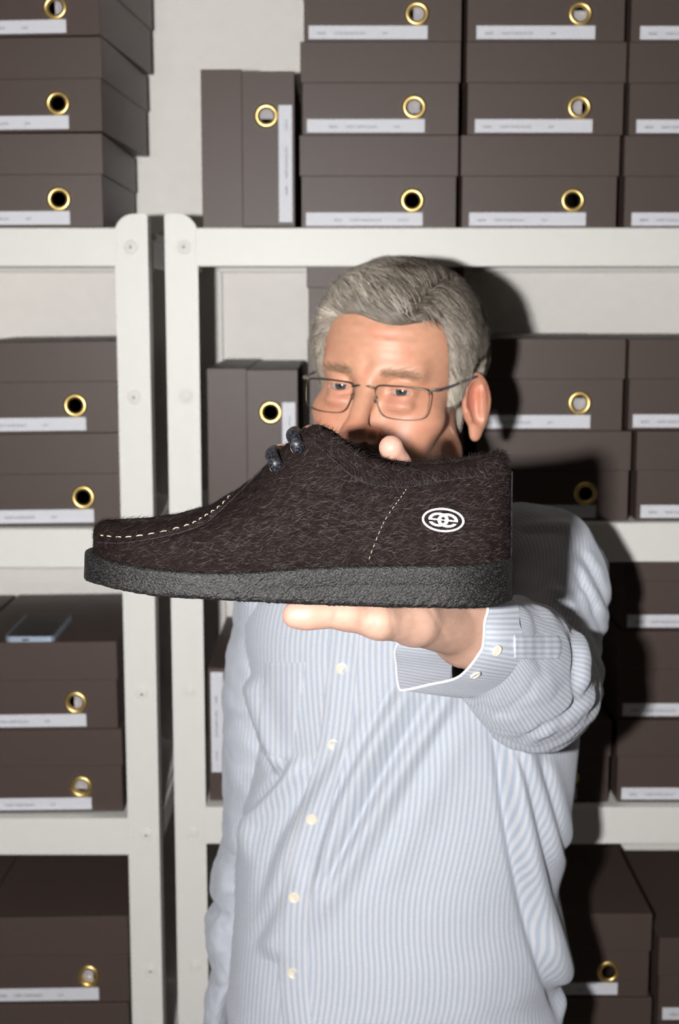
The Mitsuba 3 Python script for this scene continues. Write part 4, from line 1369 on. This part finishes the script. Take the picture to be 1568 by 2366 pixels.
def sleeve_mesh(V, amp, seed, bands, folds=()):
    n = gnormals(V)
    ctr = V.mean(1, keepdims=True)
    if ((V - ctr) * n).sum() < 0:
        n = -n
    L_ = np.concatenate([[0], np.cumsum(np.linalg.norm(np.diff(V.mean(1), axis=0), axis=1))])
    ring_w = np.linalg.norm(np.diff(np.concatenate([V, V[:, :1]], 1), axis=1), axis=2).sum(1).mean()
    a = np.linspace(0, 2 * np.pi, V.shape[1], endpoint=False)
    q = np.stack(np.broadcast_arrays(np.cos(a)[None] * 1.1, np.sin(a)[None] * 1.1, L_[:, None] * bands), -1)
    dsp = (np.abs(meshkit.fbm(q * 1.2, 3, seed) - 0.5) * 2 - 0.25) * amp
    dsp += (meshkit.noise(q * np.array([2.2, 2.2, 2.4]), seed + 5) - 0.5) * amp * 0.5
    e = sstep(0, 0.03, L_)[:, None]
    dsp = dsp * e
    if folds:
        q2, fr = to_px(V.reshape(-1, 3)).reshape(V.shape), sstep(0.15, -0.15, n[..., 1])
        for pts, fa, wid in folds:
            s, fade = seg_dist(q2, pts)
            dsp = dsp + fr * fa * fade * (np.exp(-((s - 0.60 * wid) / (0.62 * wid)) ** 2) - 0.9 * np.exp(-((s + 0.12 * wid) / (0.30 * wid)) ** 2))
    V2 = V + n * dsp[..., None]
    Vw = np.concatenate([V2, V2[:, :1]], 1)
    m = grid_mesh(Vw)
    uv = np.stack(np.broadcast_arrays((np.arange(V.shape[1] + 1) / V.shape[1] * ring_w * 1.5)[None], L_[:, None]), -1).reshape(-1, 2)
    return m, uv, V2


# right sleeve, hanging beside the trunk: px, py, depth, half width, half depth
sp = np.array([(830, 1300, 1.60, .050, .055), (760, 1290, 1.60, .060, .066), (700, 1290, 1.60, .068, .075), (676, 1360, 1.605, .065, .075), (655, 1440, 1.61, .058, .072), (630, 1520, 1.61, .054, .068), (622, 1640, 1.612, .053, .064), (618, 1760, 1.62, .052, .060), (610, 1880, 1.645, .049, .056),
               (600, 1950, 1.655, .046, .054), (577, 2010, 1.665, .044, .052), (566, 2055, 1.67, .040, .050), (560, 2085, 1.672, .0325, .048), (549, 2115, 1.675, .038, .050), (540, 2155, 1.68, .0345, .050), (532, 2200, 1.68, .0245, .048), (529, 2240, 1.68, .0205, .044),
               (510, 2290, 1.685, .0185, .042), (503, 2330, 1.688, .0165, .040), (499, 2370, 1.69, .0155, .038), (496, 2440, 1.695, .0165, .036), (494, 2510, 1.70, .018, .036)], float)
ss = spline(sp, 240)
a = np.linspace(0, 2 * np.pi, 110, endpoint=False)
Vr = np.stack([P(x, y, d) + np.stack([np.sin(a) * rx, -np.cos(a) * ry, 0 * a], 1) for x, y, d, rx, ry in ss])
m, uv, _ = sleeve_mesh(Vr, 0.0055, 3, 22)
put('sleeve', ply(m, SHIRT, True, uv=uv), shirt)

# left sleeve, reaching to the camera: cuff edge, cuff joint, then rings along the arm
NS = 180
E0 = [(1124, 1398, 1.062), (1119, 1440, 1.060), (1117, 1478, 1.060), (1108, 1508, 1.064), (1060, 1563, 1.078), (990, 1582, 1.098), (935, 1594, 1.112), (921, 1588, 1.117), (915, 1540, 1.140), (918, 1488, 1.170), (985, 1420, 1.185), (1075, 1378, 1.135)]
J0 = [(1190, 1392, 1.112), (1202, 1440, 1.100), (1206, 1480, 1.098), (1200, 1525, 1.105), (1162, 1575, 1.145), (1120, 1600, 1.160), (1080, 1612, 1.170), (1052, 1606, 1.180), (1040, 1560, 1.195), (1045, 1500, 1.215), (1085, 1420, 1.220), (1140, 1378, 1.180)]
E_ = spline([P(*q) for q in E0], NS, closed=True)
J_ = spline([P(*q) for q in J0], NS, closed=True)
spn = np.array([(1165, 1505, 1.195, .050), (1198, 1535, 1.245, .057), (1226, 1568, 1.305, .061), (1240, 1592, 1.375, .060), (1262, 1540, 1.43, .054), (1280, 1450, 1.475, .052), (1287, 1375, 1.51, .055), (1272, 1318, 1.545, .060), (1225, 1296, 1.575, .064), (1150, 1310, 1.60, .066)], float)
s2 = spline(spn, 110)
C3 = np.array([P(*q[:3]) for q in s2])
tan = np.gradient(C3, axis=0); tan /= np.linalg.norm(tan, axis=1, keepdims=True)
rel = J_ - J_.mean(0)
b1 = rel[0] - tan[0] * (rel[0] @ tan[0]); b1 /= np.linalg.norm(b1)
b2 = np.cross(tan[0], b1)
if (rel[NS // 4] @ b2) < 0:
    sgn = -1
else:
    sgn = 1
ringsL = []
ang = np.linspace(0, 2 * np.pi, NS, endpoint=False)
u1 = b1
for c, t, q in zip(C3, tan, s2):
    u1 = u1 - t * (u1 @ t); u1 /= np.linalg.norm(u1)
    u2 = np.cross(t, u1) * sgn
    ringsL.append(c + q[3] * (np.cos(ang)[:, None] * u1 + np.sin(ang)[:, None] * u2))
R1 = np.array(ringsL)
lead = [J_ * (1 - t) + R1[6] * t for t in np.linspace(0, 1, 16)[:-1]]
VL = np.concatenate([np.array(lead), R1[6:]])
m, uv, _ = sleeve_mesh(VL, 0.0075, 14, 17, [
    ([(1330, 1650), (1337, 1560), (1330, 1460), (1300, 1395), (1250, 1365)], .0042, 24),
    ([(1405, 1520), (1385, 1430), (1355, 1360), (1318, 1300)], .0036, 20),
    ([(1410, 1420), (1392, 1360), (1368, 1310), (1340, 1270)], .0028, 16),
    ([(1195, 1715), (1260, 1680), (1325, 1640), (1380, 1575)], .0034, 22),
    ([(1330, 1240), (1290, 1225), (1240, 1225), (1200, 1235)], .0034, 20)])
uv = uv
ls = put('sleeve', ply(m, SHIRT, True, uv=uv), shirt)
slv = m
# the open cuff: a band with two faces and a piped edge
ts = np.linspace(0, 1, 14)
wv = 0.0022 * (meshkit.noise(np.stack([np.cos(ang) * 6, np.sin(ang) * 6, ang * 0], 1), 2) - 0.5)
cuff_r = [E_ * (1 - t) + (J_ * 1.0) * t + np.array([0, -1, 0.2]) * (0.004 * math.sin(math.pi * t)) + (np.sin(ang * 9)[:, None] * np.array([0.4, -1, 0.5]) * 0.0011 * t) for t in ts]
VC = np.array(cuff_r)
VCw = np.concatenate([VC, VC[:, :1]], 1)
cm = grid_mesh(VCw)
per = np.linalg.norm(np.diff(np.vstack([E_, E_[:1]]), axis=0), axis=1)
ua = np.concatenate([[0], np.cumsum(per)])
uvc = np.stack(np.broadcast_arrays(ua[None] * 1.5, (ts * 0.06)[:, None]), -1).reshape(-1, 2)
cf = put('cuff', ply(cm, SHIRT, True, uv=uvc), shirt, 'unbuttoned flared cuff')
PIPE = bsdf('white_hem', base_color=(0.62, 0.63, 0.67), roughness=0.8, specular=0.1)


def button(center, normal, parent, r=0.0060):
    n = normal / np.linalg.norm(normal)
    b = lathe([(0.0003, 0.0010), (r * 0.55, 0.0009), (r * 0.75, 0.0017), (r * 0.95, 0.0015), (r, 0.0008), (r * 0.95, 0.0), (0.0003, 0.0)], 24)
    z = np.array([0, 0, 1.0])
    R_ = trimesh.geometry.align_vectors(z, n)
    R_[:3, 3] = center
    b.apply_transform(R_)
    return put('button', ply(b, BUTTON, 40), parent)


def on(mesh, pts, off=0.0):
    q, n = on_mesh(mesh, pts)
    return q + n * off, n


# placket strip on the trunk, following the buttons
cl = spline([(812, 1380), (801, 1440), (790, 1545), (770, 1720), (722, 1893), (682, 2073), (678, 2248), (688, 2372), (700, 2450)], 120)
half = 37
g = []
for c in np.linspace(-half, half, 9):
    q, n = on(tor_s, cl + np.array([c, 0]))
    nd = np.array([0, -1, 0.05])
    g.append(q + nd * (0.0018 if abs(c) < half - 1 else -0.0008))
g = np.array(g)
okc = ~np.isnan(g[..., 0]).any(0)
g = g[:, okc]
pm = grid_mesh(g.transpose(1, 0, 2))
uvp = np.stack(np.broadcast_arrays((np.linspace(-half, half, 9) / F_PX * 1.48)[None], g[0, :, 2][:, None]), -1).reshape(-1, 2)
pl = put('placket', ply(pm, SHIRT, True, uv=uvp), shirt)
for b in ((790, 1545), (770, 1720), (720, 1893), (680, 2073), (678, 2248)):
    q, n = on(tor_s, [b], 0.0010)
    button(q[0], np.array([n[0][0] * 0.4, -1, n[0][2] * 0.4]), pl)
# chest pocket
gu, gv = np.meshgrid(np.linspace(0, 1, 14), np.linspace(0, 1, 26))
A, B, C, D = (np.array(x, float) for x in ((612, 1530), (708, 1531), (672, 1762), (585, 1735)))
pk = (A * (1 - gu[..., None]) + B * gu[..., None]) * (1 - gv[..., None]) + (D * (1 - gu[..., None]) + C * gu[..., None]) * gv[..., None]
q, n = on(tor_s, pk.reshape(-1, 2))
edge = (np.minimum(gu, 1 - gu) < 0.01) | (gv > 0.99)
q = q + np.array([0, -1.0, 0]) * np.where(edge.ravel(), -0.0005, 0.0014)[:, None]
if not np.isnan(q).any():
    pm = grid_mesh(q.reshape(26, 14, 3))
    put('pocket', ply(pm, SHIRT, True, uv=np.stack([q[:, 0] * 1.05, q[:, 2]], 1)), shirt)
put('hem', ply(tube(E_, 0.0011, 6, closed=True), PIPE, 60), cf, 'white piped cuff edge')
for b in ((1145, 1502), (1096, 1557)):
    q, n = on(cm, [b], 0.0006)
    if not np.isnan(q).any():
        button(q[0], n[0], cf, 0.0045)
# sleeve placket patch above the cuff
gu, gv = np.meshgrid(np.linspace(0, 1, 24), np.linspace(0, 1, 12))
pk = np.stack([1182 + gu * 122 - 14 * (np.abs(gv - 0.5) * 2) ** 2 * (gu > 0.9), 1462 + gv * 66], -1)
q, n = on(cat(slv, cm), pk.reshape(-1, 2))
if not np.isnan(q).any():
    edge = (np.minimum(gu, 1 - gu) < 0.01) | (np.minimum(gv, 1 - gv) < 0.01)
    q = q.reshape(12, 24, 3)
    from scipy.ndimage import gaussian_filter
    q = np.stack([gaussian_filter(q[..., k], 1.5, mode='nearest') for k in range(3)], -1).reshape(-1, 3)
    q = q - FWD * np.where(edge.ravel(), -0.001, 0.0022 + 0.0008 * np.sin(gu.ravel() * 38))[:, None]
    pm = grid_mesh(q.reshape(12, 24, 3))
    put('sleeve_placket', ply(pm, SHIRT, True, uv=np.stack([gv.ravel() * 0.03, gu.ravel() * 0.06], 1)), shirt)

# collar round the neck: a stand and a folded leaf, open at the front
na, nb_ = 60, 10
ca_ = np.linspace(0.35, 2 * np.pi - 0.35, na) - HA * 1.0
nk = P(983, 1165, 1.572)
prof = [(0.072, -0.036), (0.066, -0.010), (0.064, 0.010), (0.066, 0.015), (0.071, 0.011), (0.082, -0.012), (0.096, -0.038)]
cv = []
for t in ca_:
    d = np.array([-math.sin(t), -math.cos(t), 0])
    tip = 1 + 0.6 * max(0, math.cos(t + HA)) ** 6
    cv.append([nk + d * r + np.array([0, 0, z * (tip if z < 0 and r > 0.07 else 1)]) for r, z in prof])
cv = np.array(cv)
clm = grid_mesh(cv)
put('collar', ply(clm, SHIRT, True, uv=np.stack([np.repeat(np.linspace(0, .4, na), 7), np.tile(np.linspace(0, .08, 7), na)], 1)), shirt)

# ---- trousers and shoes on the floor, below the frame
TROU = bsdf('dark_trousers', base_color=grainy((0.022, 0.024, 0.034), 0.3, 900, 900), roughness=0.9, specular=0.1)
hipc = P(915, 2380, 1.62)


def legs(p):
    d = ell(p, hipc + np.array([0, 0, 0.0]), (0.168, 0.118, 0.15))
    for s in (-1, 1):
        a = hipc + np.array([s * 0.085, 0, -0.05])
        kn = np.array([hipc[0] + s * 0.095, hipc[1] - 0.012, 0.50])
        an = np.array([hipc[0] + s * 0.100, hipc[1] + 0.02, 0.055])
        d = smin(d, cone(p, a, kn, .092, .070), 0.04)
        d = smin(d, cone(p, kn, an, .070, .062), 0.03)
    return smax(d, 0.035 - p[:, 2], 0.01)


lg = nets(legs, (hipc[0] - 0.24, hipc[1] - 0.18, -0.02), (hipc[0] + 0.24, hipc[1] + 0.19, hipc[2] + 0.20), 0.008)
put('trousers', ply(lg, TROU, True), person, 'dark trousers')
LEATH = bsdf('dark_leather', base_color=(0.02, 0.014, 0.01), roughness=0.4, specular=0.4)
for s in (-1, 1):
    an = np.array([hipc[0] + s * 0.100, hipc[1] + 0.02, 0.0])

    def ft(p):
        q = p - an
        d = smin(cone(q, (0, 0.02, 0.045), (0, -0.12, 0.035), .040, .042), cone(q, (0, 0.015, 0.06), (0, 0.015, 0.11), .042, .042), 0.02)
        d = smin(d, cone(q, (0, -0.12, 0.03), (-0.012, -0.175, 0.028), .042, .030), 0.02)
        return smax(d, -q[:, 2], 0.004)
    put('boot', ply(nets(ft, an + np.array([-.07, -.23, -.01]), an + np.array([.07, .09, .16]), 0.004), LEATH, True), person)
